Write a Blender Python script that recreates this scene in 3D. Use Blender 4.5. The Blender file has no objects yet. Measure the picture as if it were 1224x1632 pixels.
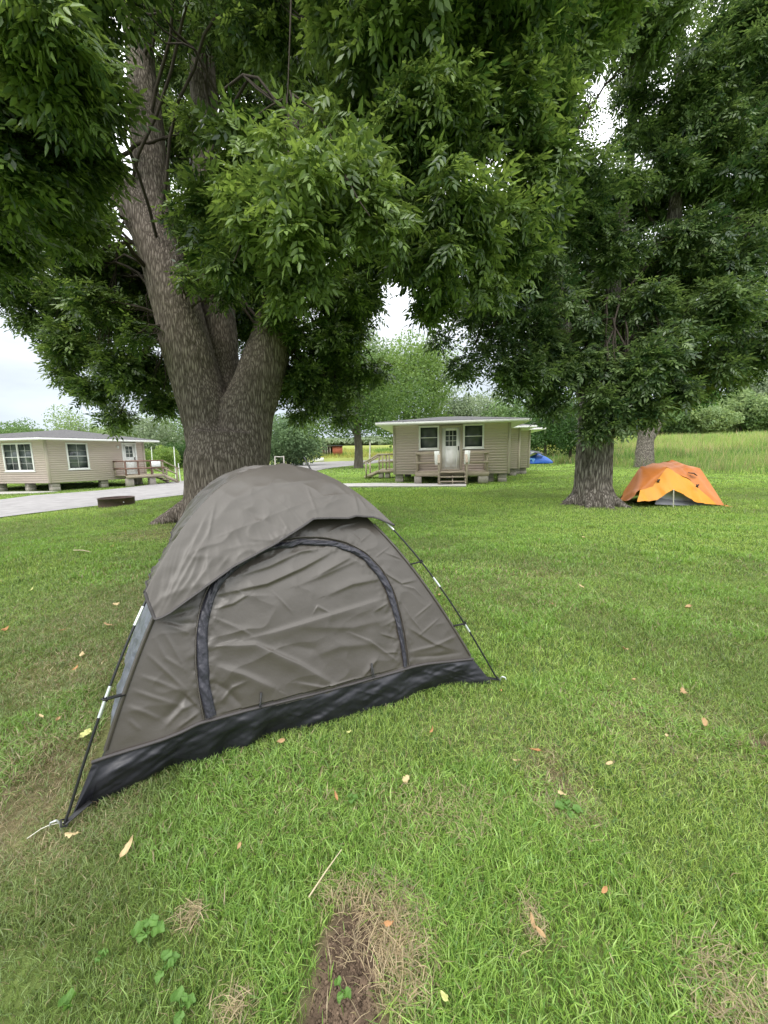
import bpy, bmesh, math
import numpy as np
from mathutils import Matrix, Vector
rad = math.radians
scene = bpy.context.scene
COL = scene.collection
# ------------------------------------------------------------------ camera
EYE = np.array([0., 0., 1.32]); FOC = 613.0; PITCH = rad(8.27); ROLL = rad(1.0)
_f = np.array([0, math.cos(PITCH), -math.sin(PITCH)]); _r = np.array([1., 0, 0]); _u = np.array([0, math.sin(PITCH), math.cos(PITCH)])
CR = _r * math.cos(ROLL) - _u * math.sin(ROLL); CU = _u * math.cos(ROLL) + _r * math.sin(ROLL); CF = _f
cam_d = bpy.data.cameras.new('camera'); cam = bpy.data.objects.new('camera', cam_d); COL.objects.link(cam)
cam.matrix_world = Matrix([[CR[0], CU[0], -CF[0], EYE[0]], [CR[1], CU[1], -CF[1], EYE[1]], [CR[2], CU[2], -CF[2], EYE[2]], [0, 0, 0, 1]])
cam_d.sensor_fit = 'VERTICAL'; cam_d.sensor_height = 36.0; cam_d.lens = 36.0 * FOC / 1632.0
cam_d.clip_start = 0.05; cam_d.clip_end = 3000
scene.camera = cam
# ------------------------------------------------------------------ world and sun (bright overcast)
SUN_EL, SUN_AZ = rad(52), rad(200)          # azimuth clockwise from +Y
world = bpy.data.worlds.new("World"); scene.world = world; world.use_nodes = True
nt = world.node_tree; N = nt.nodes; L = nt.links; N.clear()
wo = N.new('ShaderNodeOutputWorld'); bg = N.new('ShaderNodeBackground'); bg.inputs[1].default_value = 0.1
sky = N.new('ShaderNodeTexSky'); sky.sky_type = 'NISHITA'; sky.sun_disc = False
sky.sun_elevation = SUN_EL; sky.sun_rotation = SUN_AZ
tc = N.new('ShaderNodeTexCoord'); sep = N.new('ShaderNodeSeparateXYZ'); L.new(tc.outputs['Generated'], sep.inputs[0])
ramp = N.new('ShaderNodeValToRGB'); L.new(sep.outputs['Z'], ramp.inputs[0])
ramp.color_ramp.elements[0].position = 0.0; ramp.color_ramp.elements[0].color = (0.225, 0.255, 0.29, 1)
ramp.color_ramp.elements[1].position = 0.75; ramp.color_ramp.elements[1].color = (1.12, 1.14, 1.15, 1)
e = ramp.color_ramp.elements.new(0.22); e.color = (0.30, 0.325, 0.35, 1)
mp = N.new('ShaderNodeMapping'); mp.inputs['Scale'].default_value = (1.4, 1.4, 5.0); L.new(tc.outputs['Generated'], mp.inputs[0])
cn = N.new('ShaderNodeTexNoise'); cn.inputs['Scale'].default_value = 2.2; cn.inputs['Detail'].default_value = 5; L.new(mp.outputs[0], cn.inputs['Vector'])
cm = N.new('ShaderNodeMapRange'); cm.inputs[1].default_value = 0.3; cm.inputs[2].default_value = 0.7; cm.inputs[3].default_value = 20.5; cm.inputs[4].default_value = 30.0
L.new(cn.outputs[0], cm.inputs[0])
vm = N.new('ShaderNodeVectorMath'); vm.operation = 'SCALE'; L.new(ramp.outputs[0], vm.inputs[0]); L.new(cm.outputs[0], vm.inputs['Scale'])
mx = N.new('ShaderNodeMix'); mx.data_type = 'RGBA'; mx.inputs[0].default_value = 0.92
L.new(sky.outputs[0], mx.inputs[6]); L.new(vm.outputs[0], mx.inputs[7]); L.new(mx.outputs[2], bg.inputs[0]); L.new(bg.outputs[0], wo.inputs[0])
sd = bpy.data.lights.new('sun', 'SUN'); sun = bpy.data.objects.new('sun', sd); COL.objects.link(sun)
sd.energy = 1.4; sd.angle = rad(25); sd.color = (1.0, 0.96, 0.9)
sdir = Vector((math.sin(SUN_AZ) * math.cos(SUN_EL), math.cos(SUN_AZ) * math.cos(SUN_EL), math.sin(SUN_EL)))
sun.rotation_euler = sdir.to_track_quat('Z', 'Y').to_euler(); sun.location = (0, 0, 30)
scene.view_settings.view_transform = 'Standard'; scene.view_settings.look = 'None'
scene.view_settings.exposure = 0.45; scene.view_settings.gamma = 1.0
scene.cycles.max_bounces = 6; scene.cycles.diffuse_bounces = 3; scene.cycles.glossy_bounces = 2
scene.cycles.transmission_bounces = 3; scene.cycles.transparent_max_bounces = 4
scene.cycles.use_denoising = True
try: scene.cycles.denoising_prefilter = 'ACCURATE'
except Exception: pass
# ------------------------------------------------------------------ maths helpers
RNG = np.random.default_rng(11)
def ss(a, b, x): t = np.clip((np.asarray(x, float) - a) / (b - a), 0, 1); return t * t * (3 - 2 * t)
def vn(P, seed=0):                       # value noise 0..1
    P = np.asarray(P, float); i = np.floor(P).astype(np.int64); f = P - i; f = f * f * (3 - 2 * f)
    if P.shape[-1] == 2: i = np.concatenate([i, np.zeros(i.shape[:-1] + (1,), np.int64)], -1); f = np.concatenate([f, np.zeros(f.shape[:-1] + (1,))], -1)
    def h(a, b, c):
        n = (a * 374761393 + b * 668265263 + c * 1274126177 + seed * 974634777) & 0xffffffff
        n = ((n ^ (n >> 13)) * 1274126177) & 0xffffffff
        return ((n ^ (n >> 16)) & 0xffff) / 65535.
    X, Y, Z = i[..., 0], i[..., 1], i[..., 2]; fx, fy, fz = f[..., 0], f[..., 1], f[..., 2]; r = 0
    for dx in (0, 1):
        for dy in (0, 1):
            for dz in (0, 1):
                r = r + h(X + dx, Y + dy, Z + dz) * (fx if dx else 1 - fx) * (fy if dy else 1 - fy) * (fz if dz else 1 - fz)
    return r
def fbm(P, seed=0, o=3):
    s = 0; a = 1; t = 0; P = np.asarray(P, float)
    for k in range(o): s = s + a * vn(P * 2 ** k, seed + k); t += a; a *= .5
    return s / t
def ray(px, py): return CF + CR * (px - 612) / FOC + CU * (816 - py) / FOC
def atd(px, py, D): return EYE + ray(px, py) * D                 # point at depth D
def terrain(x, y):
    x = np.asarray(x, float); y = np.asarray(y, float); r = np.hypot(x, y); q = x / np.maximum(y, 1.)
    z = 6.5 * ss(70, 190, r) + 2.1 * ss(24, 62, r) * ss(.42, .62, q) * (y > 0) + .9 * ss(50, 70, r) * ss(.2, .42, q) * (y > 0)
    z = z - .35 * ss(5, 15, -x) * (1 - ss(32, 55, r))
    return z
def terr_b(x, y): return terrain(x, y) + (fbm(np.stack([np.asarray(x, float) * .5, np.asarray(y, float) * .5], -1), 3, 3) - .5) * .10
def gt(px, py, z0=0.):                   # pixel -> ground
    d = ray(px, py); t = .2
    while t < 400:
        p = EYE + d * t
        if p[2] <= terrain(p[0], p[1]) + z0: break
        t += .02 + t * .004
    return p
def at_y(px, Y):                         # ground point seen in column px at distance Y
    d = ray(px, 727); s = Y / d[1]; x = d[0] * s; return np.array([x, Y, float(terr_b(x, Y))])
def inpoly(x, y, poly):
    c = np.zeros(np.shape(x), bool); n = len(poly)
    for i in range(n):
        x1, y1 = poly[i][:2]; x2, y2 = poly[(i + 1) % n][:2]
        if y1 == y2: continue
        c ^= ((y1 > y) != (y2 > y)) & (x < (x2 - x1) * (y - y1) / (y2 - y1) + x1)
    return c
# ------------------------------------------------------------------ object helpers
def tag(o, label=None, cat=None, group=None, kind=None):
    if label: o['label'] = label
    if cat: o['category'] = cat
    if group: o['group'] = group
    if kind: o['kind'] = kind
    return o
def empty(name, loc=(0, 0, 0), rz=0, **k):
    o = bpy.data.objects.new(name, None); COL.objects.link(o); o.location = [float(v) for v in loc]; o.rotation_euler = (0, 0, rz); o.empty_display_size = .2
    return tag(o, **k)
def link(name, me, mat=None, parent=None, **k):
    o = bpy.data.objects.new(name, me); COL.objects.link(o)
    if mat: me.materials.append(mat)
    if parent:
        o.parent = parent
        if not k.pop('local', False):
            pw = Matrix.Translation(parent.location) @ parent.rotation_euler.to_matrix().to_4x4()
            if parent.parent: pw = (Matrix.Translation(parent.parent.location) @ parent.parent.rotation_euler.to_matrix().to_4x4()) @ parent.matrix_parent_inverse @ pw
            o.matrix_parent_inverse = pw.inverted()
    else: k.pop('local', None)
    return tag(o, **k)
def npm(name, V, F, mat, parent=None, smooth=True, attrs=None, col=None, **k):
    """V (n,3); F list of (m,k) index arrays"""
    V = np.asarray(V, np.float32); me = bpy.data.meshes.new(name)
    F = [np.asarray(f, np.int32) for f in F if len(f)]
    me.vertices.add(len(V)); me.vertices.foreach_set('co', V.ravel())
    li = np.concatenate([f.ravel() for f in F]); tot = np.concatenate([np.full(len(f), f.shape[1], np.int32) for f in F])
    st = np.concatenate([[0], np.cumsum(tot)[:-1]]).astype(np.int32)
    me.loops.add(len(li)); me.loops.foreach_set('vertex_index', li)
    me.polygons.add(len(tot)); me.polygons.foreach_set('loop_start', st); me.polygons.foreach_set('loop_total', tot)
    if smooth: me.polygons.foreach_set('use_smooth', np.ones(len(tot), bool))
    me.update(calc_edges=True)
    if attrs:
        for n, v in attrs.items():
            a = me.attributes.new(n, 'FLOAT', 'POINT'); a.data.foreach_set('value', np.asarray(v, np.float32).ravel())
    if col is not None:
        a = me.attributes.new('Col', 'FLOAT_COLOR', 'POINT'); c = np.ones((len(V), 4), np.float32); c[:, :3] = col; a.data.foreach_set('color', c.ravel())
    return link(name, me, mat, parent, **k)
def gridF(nu, nv, wrap=False):
    i = np.arange(nu if wrap else nu - 1)[:, None]; j = np.arange(nv - 1)[None]
    a = i * nv + j; b = ((i + 1) % nu) * nv + j
    return np.stack([a, b, b + 1, a + 1], -1).reshape(-1, 4)
def tubeVF(path, rads, n=8, flat=1.0, cap=True):
    P = np.asarray(path, float); m = len(P); rads = np.broadcast_to(np.asarray(rads, float), (m,))
    T = np.gradient(P, axis=0); T /= np.linalg.norm(T, axis=1)[:, None] + 1e-12
    up = np.array([0, 0, 1.]) if abs(T[0][2]) < .9 else np.array([1., 0, 0])
    u = np.cross(up, T[0]); u /= np.linalg.norm(u); V = []
    for k in range(m):
        u = u - T[k] * (u @ T[k]); u /= np.linalg.norm(u) + 1e-12; w = np.cross(T[k], u)
        a = np.arange(n) * 2 * np.pi / n
        V.append(P[k] + (np.cos(a)[:, None] * u + np.sin(a)[:, None] * w * flat) * rads[k])
    V = np.concatenate(V); i = np.arange(m - 1)[:, None] * n; j = np.arange(n)[None]
    F = np.stack([i + j, i + (j + 1) % n, i + n + (j + 1) % n, i + n + j], -1).reshape(-1, 4)
    return V, F
class MB:
    def __init__(s): s.V = []; s.F = {}; s.n = 0
    def add(s, V, F):
        V = np.asarray(V, float)
        for f in (F if isinstance(F, list) else [F]):
            f = np.asarray(f, int)
            if len(f): s.F.setdefault(f.shape[1], []).append(f + s.n)
        s.V.append(V); s.n += len(V); return s
    def box(s, c, d, R=None, ch=0.0):
        c = np.asarray(c, float); h = np.asarray(d, float) / 2
        if ch <= 0 or min(h) <= ch * 1.05:
            v = np.array([[x, y, z] for x in (-1, 1) for y in (-1, 1) for z in (-1, 1)], float) * h
            f = [[0, 1, 3, 2], [4, 6, 7, 5], [0, 4, 5, 1], [2, 3, 7, 6], [0, 2, 6, 4], [1, 5, 7, 3]]
            if R is not None: v = v @ np.asarray(R).T
            return s.add(v + c, np.array(f))
        bm = bmesh.new(); bmesh.ops.create_cube(bm, size=1)
        for q in bm.verts: q.co = Vector((q.co.x * 2 * h[0], q.co.y * 2 * h[1], q.co.z * 2 * h[2]))
        bmesh.ops.bevel(bm, geom=bm.edges[:], offset=ch, segments=1, affect='EDGES')
        v = np.array([q.co[:] for q in bm.verts]); bm.verts.index_update()
        if R is not None: v = v @ np.asarray(R).T
        for k in (3, 4):
            f = [[q.index for q in p.verts] for p in bm.faces if len(p.verts) == k]
            if f: s.F.setdefault(k, []).append(np.array(f) + s.n)
        bm.free(); s.V.append(v + c); s.n += len(v); return s
    def bar(s, a, b, w, h, ch=0.0):      # beam from a to b, h is the upright size
        a = np.asarray(a, float); b = np.asarray(b, float); t = b - a; l = np.linalg.norm(t); t /= l
        up = np.array([0, 0, 1.]) if abs(t[2]) < .95 else np.array([0, 1., 0])
        y = np.cross(up, t); y /= np.linalg.norm(y); z = np.cross(t, y)
        return s.box((a + b) / 2, (l, w, h), np.stack([t, y, z], 1), ch)
    def tube(s, path, r, n=8, flat=1.0): V, F = tubeVF(path, r, n, flat); return s.add(V, F)
    def build(s, name, mat, parent=None, smooth=False, **k):
        return npm(name, np.concatenate(s.V), [np.concatenate(f) for f in s.F.values()], mat, parent, smooth, **k)
# ------------------------------------------------------------------ materials
def mat(name, col=(.5, .5, .5), rough=.7, spec=.4, metal=0, col2=None, nscale=8, bump=0, bscale=60, stretch=(1, 1, 1), attr=False, trans=0, detail=4, sheen=0):
    m = bpy.data.materials.new(name); m.use_nodes = True; n = m.node_tree.nodes; l = m.node_tree.links; b = n['Principled BSDF']
    b.inputs['Roughness'].default_value = rough; b.inputs['Specular IOR Level'].default_value = spec; b.inputs['Metallic'].default_value = metal
    b.inputs['Base Color'].default_value = (*col, 1)
    tc = n.new('ShaderNodeTexCoord'); mp = n.new('ShaderNodeMapping'); mp.inputs['Scale'].default_value = stretch; l.new(tc.outputs['Object'], mp.inputs[0])
    src = None
    if attr:
        at = n.new('ShaderNodeAttribute'); at.attribute_name = 'Col'; src = at.outputs['Color']; l.new(src, b.inputs['Base Color'])
    if col2 is not None:
        nz = n.new('ShaderNodeTexNoise'); nz.inputs['Scale'].default_value = nscale; nz.inputs['Detail'].default_value = detail; nz.inputs['Roughness'].default_value = .65; l.new(mp.outputs[0], nz.inputs['Vector'])
        r = n.new('ShaderNodeValToRGB'); r.color_ramp.elements[0].position = .32; r.color_ramp.elements[1].position = .68
        r.color_ramp.elements[0].color = (*col, 1); r.color_ramp.elements[1].color = (*col2, 1); l.new(nz.outputs[0], r.inputs[0])
        if attr:
            mxx = n.new('ShaderNodeMix'); mxx.data_type = 'RGBA'; mxx.blend_type = 'MULTIPLY'; mxx.inputs[0].default_value = 1
            l.new(src, mxx.inputs[6]); l.new(r.outputs[0], mxx.inputs[7]); src = mxx.outputs[2]
        else: src = r.outputs[0]
        l.new(src, b.inputs['Base Color'])
    if bump:
        n2 = n.new('ShaderNodeTexNoise'); n2.inputs['Scale'].default_value = bscale; n2.inputs['Detail'].default_value = 4; l.new(mp.outputs[0], n2.inputs['Vector'])
        bp = n.new('ShaderNodeBump'); bp.inputs['Strength'].default_value = min(1, bump); bp.inputs['Distance'].default_value = .01 if bump <= 1 else .01 * bump
        l.new(n2.outputs[0], bp.inputs['Height']); l.new(bp.outputs[0], b.inputs['Normal'])
    if trans:
        t = n.new('ShaderNodeBsdfTranslucent'); mxs = n.new('ShaderNodeMixShader'); mxs.inputs[0].default_value = trans
        if src: 
            hs = n.new('ShaderNodeHueSaturation'); hs.inputs['Value'].default_value = 1.5; hs.inputs['Saturation'].default_value = 1.15; hs.inputs['Hue'].default_value = .485; l.new(src, hs.inputs['Color']); l.new(hs.outputs[0], t.inputs[0])
        else: t.inputs[0].default_value = (*col, 1)
        out = n['Material Output']; l.new(b.outputs[0], mxs.inputs[1]); l.new(t.outputs[0], mxs.inputs[2]); l.new(mxs.outputs[0], out.inputs[0])
    return m
M = {}
M['leaf'] = mat('leaf', rough=.38, spec=.45, attr=True, trans=.36)
M['far_leaf'] = mat('far_leaf', rough=.6, spec=.2, attr=True, trans=.3)
M['grass'] = mat('grass_blade', rough=.40, spec=.5, attr=True, trans=.35)
M['fabric'] = mat('tent_nylon', (.053, .045, .037), .38, .55, col2=(.062, .053, .044), nscale=3, bump=.16, bscale=22)
M['fly'] = mat('fly_nylon', (.066, .057, .049), .46, .5, col2=(.076, .067, .058), nscale=3, bump=.16, bscale=18)
M['black_nylon'] = mat('black_nylon', (.012, .012, .016), .45, .45, col2=(.020, .020, .026), nscale=5, bump=.15, bscale=25)
M['flap'] = mat('flap_nylon', (.022, .021, .030), .42, .45, col2=(.026, .025, .034), nscale=20, bump=.2, bscale=60)
M['binding'] = mat('binding_tape', (.05, .045, .045), .6, .3)
M['silver_fabric'] = mat('grey_nylon', (.075, .08, .105), .42, .5, col2=(.13, .138, .175), nscale=6, bump=.5, bscale=25, stretch=(1, 1, 3))
M['pole'] = mat('black_fibreglass', (.012, .012, .013), .35, .5)
M['aluminium'] = mat('aluminium', (.75, .77, .78), .3, .5, metal=.8)
M['black_plastic'] = mat('black_plastic', (.015, .015, .016), .45, .4)
M['cord'] = mat('pale_cord', (.5, .48, .40), .8, .2)
M['siding'] = mat('vinyl_siding', (.54, .45, .405), .55, .3, col2=(.58, .49, .44), nscale=1.2)
M['trim_tan'] = mat('tan_trim', (.42, .37, .30), .5, .3)
M['white'] = mat('white_paint', (.72, .72, .70), .45, .4, col2=(.80, .80, .78), nscale=2)
M['glass'] = mat('dark_window_glass', (.035, .045, .045), .06, .6, col2=(.15, .175, .165), nscale=1.4, detail=1)  # paler blotches put reflected sky into the glass colour
M['shingle'] = mat('asphalt_shingle', (.06, .06, .064), .9, .1, col2=(.13, .125, .125), nscale=9, bump=.8, bscale=20)
M['deck'] = mat('weathered_wood', (.36, .31, .235), .8, .2, col2=(.26, .22, .165), nscale=5, stretch=(1, 1, 5), bump=.5, bscale=40)
M['red_wood'] = mat('stained_wood', (.15, .085, .065), .75, .2, col2=(.22, .14, .11), nscale=6)
M['block'] = mat('concrete_block', (.30, .27, .235), .9, .1, col2=(.38, .35, .31), nscale=12, bump=.6)
M['concrete'] = mat('concrete', (.36, .34, .32), .9, .1, col2=(.45, .43, .40), nscale=1.5, bump=.3)
M['crawl'] = mat('dark_underside', (.05, .045, .04), .9, .1)
M['rust'] = mat('rusty_steel', (.055, .038, .034), .7, .35, col2=(.10, .060, .048), nscale=7, bump=.4)
M['orange'] = mat('orange_nylon', (.54, .175, .030), .5, .4, col2=(.44, .135, .025), nscale=4, bump=.3)
M['yellow'] = mat('yellow_nylon', (.66, .27, .018), .5, .4, bump=.3)
M['lightgrey'] = mat('light_grey_mesh', (.62, .62, .66), .6, .3)
M['grey'] = mat('grey_floor_nylon', (.22, .22, .24), .5, .4)
M['blue'] = mat('blue_nylon', (.03, .14, .55), .5, .4, bump=.3)
M['blue_light'] = mat('light_blue_cloth', (.18, .42, .80), .5, .4)
M['navy'] = mat('dark_grey_fly', (.045, .05, .07), .5, .4, bump=.3)
M['soil'] = mat('bare_soil', (.075, .052, .036), .95, .1, col2=(.13, .095, .068), nscale=30, bump=1, bscale=80)
M['dryleaf'] = mat('dry_leaf', (.32, .20, .10), .7, .2, col2=(.46, .32, .17), nscale=40, trans=.15)
M['orangeleaf'] = mat('orange_leaf', (.34, .16, .07), .7, .2, col2=(.45, .26, .12), nscale=40, trans=.15)
M['yellowleaf'] = mat('yellow_leaf', (.55, .54, .20), .6, .2, col2=(.50, .52, .22), nscale=40, trans=.2)
M['paleleaf'] = mat('pale_leaf', (.44, .33, .17), .6, .2, col2=(.55, .44, .25), nscale=40, trans=.15)
M['weed'] = mat('weed_leaf', (.075, .16, .032), .55, .3, col2=(.12, .23, .048), nscale=25, trans=.25)
M['twig'] = mat('pale_twig', (.40, .34, .22), .8, .2)
M['redbrick'] = mat('red_boards', (.40, .13, .07), .8, .2, col2=(.32, .10, .06), nscale=6)
M['polewood'] = mat('pale_pole', (.55, .52, .47), .8, .2, col2=(.45, .42, .38), nscale=4)
def bark(name, c1, c2, c3, sc, dist=.02, zs=.2, wob=.18):
    m = bpy.data.materials.new(name); m.use_nodes = True; n = m.node_tree.nodes; l = m.node_tree.links; b = n['Principled BSDF']
    b.inputs['Roughness'].default_value = .9; b.inputs['Specular IOR Level'].default_value = .15
    tc = n.new('ShaderNodeTexCoord'); mp = n.new('ShaderNodeMapping'); mp.inputs['Scale'].default_value = (sc, sc, sc * zs); l.new(tc.outputs['Object'], mp.inputs[0])
    w = n.new('ShaderNodeTexNoise'); w.inputs['Scale'].default_value = .8; w.inputs['Detail'].default_value = 2; l.new(mp.outputs[0], w.inputs['Vector'])
    mxv = n.new('ShaderNodeMix'); mxv.data_type = 'VECTOR'; mxv.inputs[0].default_value = wob; l.new(mp.outputs[0], mxv.inputs[4]); l.new(w.outputs['Color'], mxv.inputs[5])
    v = n.new('ShaderNodeTexVoronoi'); v.feature = 'DISTANCE_TO_EDGE'; v.inputs['Scale'].default_value = 1.0; l.new(mxv.outputs[1], v.inputs['Vector'])
    nz = n.new('ShaderNodeTexNoise'); nz.inputs['Scale'].default_value = 3.0; nz.inputs['Detail'].default_value = 5; nz.inputs['Roughness'].default_value = .7; l.new(mp.outputs[0], nz.inputs['Vector'])
    ma = n.new('ShaderNodeMath'); ma.operation = 'MULTIPLY_ADD'; l.new(nz.outputs[0], ma.inputs[0]); ma.inputs[1].default_value = .55; l.new(v.outputs[0], ma.inputs[2])
    r = n.new('ShaderNodeValToRGB'); l.new(ma.outputs[0], r.inputs[0])
    r.color_ramp.elements[0].position = .22; r.color_ramp.elements[0].color = (*c1, 1); r.color_ramp.elements[1].position = .62; r.color_ramp.elements[1].color = (*c3, 1)
    q = r.color_ramp.elements.new(.40); q.color = (*c2, 1)
    l.new(r.outputs[0], b.inputs['Base Color'])
    bp = n.new('ShaderNodeBump'); bp.inputs['Strength'].default_value = 1; bp.inputs['Distance'].default_value = dist; l.new(ma.outputs[0], bp.inputs['Height']); l.new(bp.outputs[0], b.inputs['Normal'])
    return m
M['bark'] = bark('grey_bark', (.045, .036, .029), (.130, .107, .088), (.26, .222, .188), 34, .02, .13, .28)
M['bark_right'] = bark('furrowed_bark', (.035, .030, .025), (.13, .112, .095), (.30, .27, .235), 27, .035, .13, .25)
M['bark_far'] = mat('far_bark', (.09, .075, .062), .9, .1, col2=(.16, .14, .12), nscale=6, stretch=(1, 1, .3))
M['bark_dark'] = mat('dark_bark', (.045, .036, .030), .9, .1, col2=(.075, .062, .050), nscale=8, stretch=(1, 1, .3), bump=.6, bscale=30)
# ------------------------------------------------------------------ tent geometry (used for masks and for building)
KS = 1.32 / 1.45
def g0(px, py): d = ray(px, py); t = (-EYE[2]) / d[2]; return EYE + d * t
TA = g0(103, 1318); TB = g0(794, 1086)
TE = (TB - TA) / np.linalg.norm(TB - TA); TN = np.array([-TE[1], TE[0], 0.]); DEP = 1.95 * KS
TC = (TA + TB) / 2 + TN * DEP / 2
CORN = [TA, TB, TB + TN * DEP, TA + TN * DEP]; PEXP = [2.5, 1.95, 2.1, 2.45]; APEX = 1.385 * KS
def polept(i, a):
    a = np.asarray(a, float)[..., None]; p = TC + (CORN[i] - TC) * a
    p = p + np.array([0, 0, 1.]) * APEX * (1 - np.clip(a, 0, 1) ** PEXP[i]); return p
INN = [(.060, .045), (-.060, .045), (-.05, -.045), (.05, -.045)]
def seampt(i, a):
    a = np.asarray(a, float); ex, ny = INN[i]; ex *= KS; ny *= KS
    p = polept(i, a) + (TE * ex + TN * ny) * np.minimum(a * 3, 1)[..., None]
    p[..., 2] -= .022 * KS; return p
def front(a, t):
    a = np.asarray(a, float); t = np.asarray(t, float); s = t[..., None]
    return seampt(0, a) * (1 - s) + seampt(1, a) * s
def loc(p): q = p - TC; return q @ TE, p[..., 2], q @ TN          # X, Z, depth
def inv_front(X, Z):
    X = np.asarray(X, float); Z = np.asarray(Z, float); a = np.clip(1 - Z / APEX, .05, 1) ** .45; t = .5 + X * .45 / np.maximum(a, .3)
    for _ in range(14):
        p = front(a, t); x, z, _n = loc(p); h = 1e-4
        x1, z1, _n = loc(front(a + h, t)); x2, z2, _n = loc(front(a, t + h))
        a11 = (x1 - x) / h; a12 = (x2 - x) / h; a21 = (z1 - z) / h; a22 = (z2 - z) / h; det = a11 * a22 - a12 * a21
        det = np.where(np.abs(det) < 1e-6, 1e-6, det); dx = X - x; dz = Z - z
        a = np.clip(a + np.clip((a22 * dx - a12 * dz) / det, -.2, .2), .02, 1.2); t = np.clip(t + np.clip((-a21 * dx + a11 * dz) / det, -.2, .2), -.5, 1.5)
    return a, t
def px2xz(pts, off=0.):                  # pixels -> (X, Z) on the front face
    out = []
    for px, py in pts:
        d = ray(px, py); n0 = -DEP * .35
        for _ in range(25):
            t = ((TC + TN * n0 - EYE) @ TN) / (d @ TN); p = EYE + d * t; X, Z, _n = loc(p)
            a, tt = inv_front(X, Z); nn = loc(front(a, tt))[2] - off; n0 = n0 + (nn - n0) * .7
        out.append((float(X), float(Z)))
    return np.array(out)
TENT_FOOT = [TA, TB, CORN[2], CORN[3]]
ARCH_PX = [(336, 1141), (329, 1105), (323, 1060), (323, 1010), (330, 965), (345, 932), (368, 906), (400, 886), (440, 872), (480, 866), (515, 866), (550, 873), (580, 889), (605, 915), (622, 948), (632, 985), (639, 1020), (644, 1062)]
BAND_PX = [(147, 1214), (175, 1204), (215, 1192), (260, 1178), (290, 1166), (318, 1152), (345, 1145), (400, 1130), (450, 1118), (500, 1106), (560, 1090), (600, 1079), (640, 1068), (656, 1063), (680, 1058), (720, 1054), (753, 1050)]
BOT_PX = [(109, 1306), (130, 1286), (175, 1266), (230, 1243), (270, 1220), (300, 1213), (330, 1211), (358, 1196), (395, 1190), (420, 1172), (460, 1163), (510, 1156), (560, 1141), (600, 1129), (640, 1118), (665, 1104), (690, 1096), (715, 1090), (745, 1088), (786, 1087)]
BOT3 = np.array([g0(*p) for p in BOT_PX])
def resample(P, n, smooth=0):
    P = np.asarray(P, float); s = np.concatenate([[0], np.cumsum(np.linalg.norm(np.diff(P, axis=0), axis=1))]); u = np.linspace(0, s[-1], n)
    Q = np.stack([np.interp(u, s, P[:, k]) for k in range(P.shape[1])], 1)
    for _ in range(smooth): Q[1:-1] = (Q[:-2] + 2 * Q[1:-1] + Q[2:]) / 4
    return Q
# ------------------------------------------------------------------ ground
DIRT = []                                 # (x, y, rx, ry, strength) bare soil, and dry straw
STRAW = []
def dpx(lst, px, py, rx, ry, s=1.): p = gt(px, py); lst.append((p[0], p[1], rx, ry, s))
dpx(DIRT, 552, 1600, .10, .24); dpx(DIRT, 545, 1520, .085, .07); dpx(DIRT, 1224, 1180, .07, .05); dpx(DIRT, 893, 1240, .035, .09, .7)
dpx(DIRT, 20, 1270, .20, .28, .55); dpx(DIRT, 60, 1235, .16, .12, .45); dpx(DIRT, 285, 835, .55, .35, .6); dpx(DIRT, 955, 808, .75, .25, .5)
dpx(DIRT, 855, 925, .3, .25, .25); dpx(DIRT, 170, 905, .3, .2, .3)
dpx(STRAW, 605, 1500, .10, .10, .8); dpx(STRAW, 550, 1435, .08, .05, .5); dpx(STRAW, 645, 1550, .07, .10, .7); dpx(STRAW, 305, 1475, .04, .035, .7); dpx(STRAW, 1190, 1600, .12, .10, .55)
dpx(STRAW, 370, 1615, .04, .03, .5); dpx(STRAW, 850, 1480, .03, .06, .5); dpx(STRAW, 700, 1290, .25, .15, .18); dpx(STRAW, 820, 1170, .3, .2, .18); dpx(STRAW, 500, 1250, .3, .2, .15)
dpx(STRAW, 90, 1200, .3, .4, .4); dpx(STRAW, 60, 1320, .25, .2, .5); dpx(STRAW, 800, 930, .9, .7, .2); dpx(STRAW, 180, 960, .8, .6, .25); dpx(STRAW, 130, 1060, .4, .4, .4); dpx(STRAW, 280, 850, 1.0, .5, .6); dpx(STRAW, 1050, 1150, .4, .3, .3); dpx(STRAW, 890, 1250, .12, .2, .5)
def mask(lst, x, y, soft=.6):
    m = np.zeros(np.shape(x)); w = (fbm(np.stack([x * 9, y * 9], -1), 21, 3) - .5) * .9
    for cx, cy, rx, ry, s in lst:
        d = np.sqrt(((x - cx) / rx) ** 2 + ((y - cy) / ry) ** 2) + w
        m = np.maximum(m, s * (1 - ss(1 - soft * .5, 1 + soft * .8, d)))
    return m
ROAD = [(-40, -60), (-16, 1.5), *[gt(*p)[:2] for p in [(0, 825), (160, 806), (295, 788), (380, 771), (440, 759), (498, 751.3), (520, 747), (564, 741.6), (600, 737.4), (660, 733)]], (18, 92), (20, 108), *[gt(*p)[:2] for p in [(640, 731.2), (596, 733.6), (547, 734.8), (492, 737), (455, 738.6), (428, 741), (380, 754), (297, 765.8), (157, 782.5), (52, 790), (0, 796)]], (-24, 8), (-60, -45)]
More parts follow.
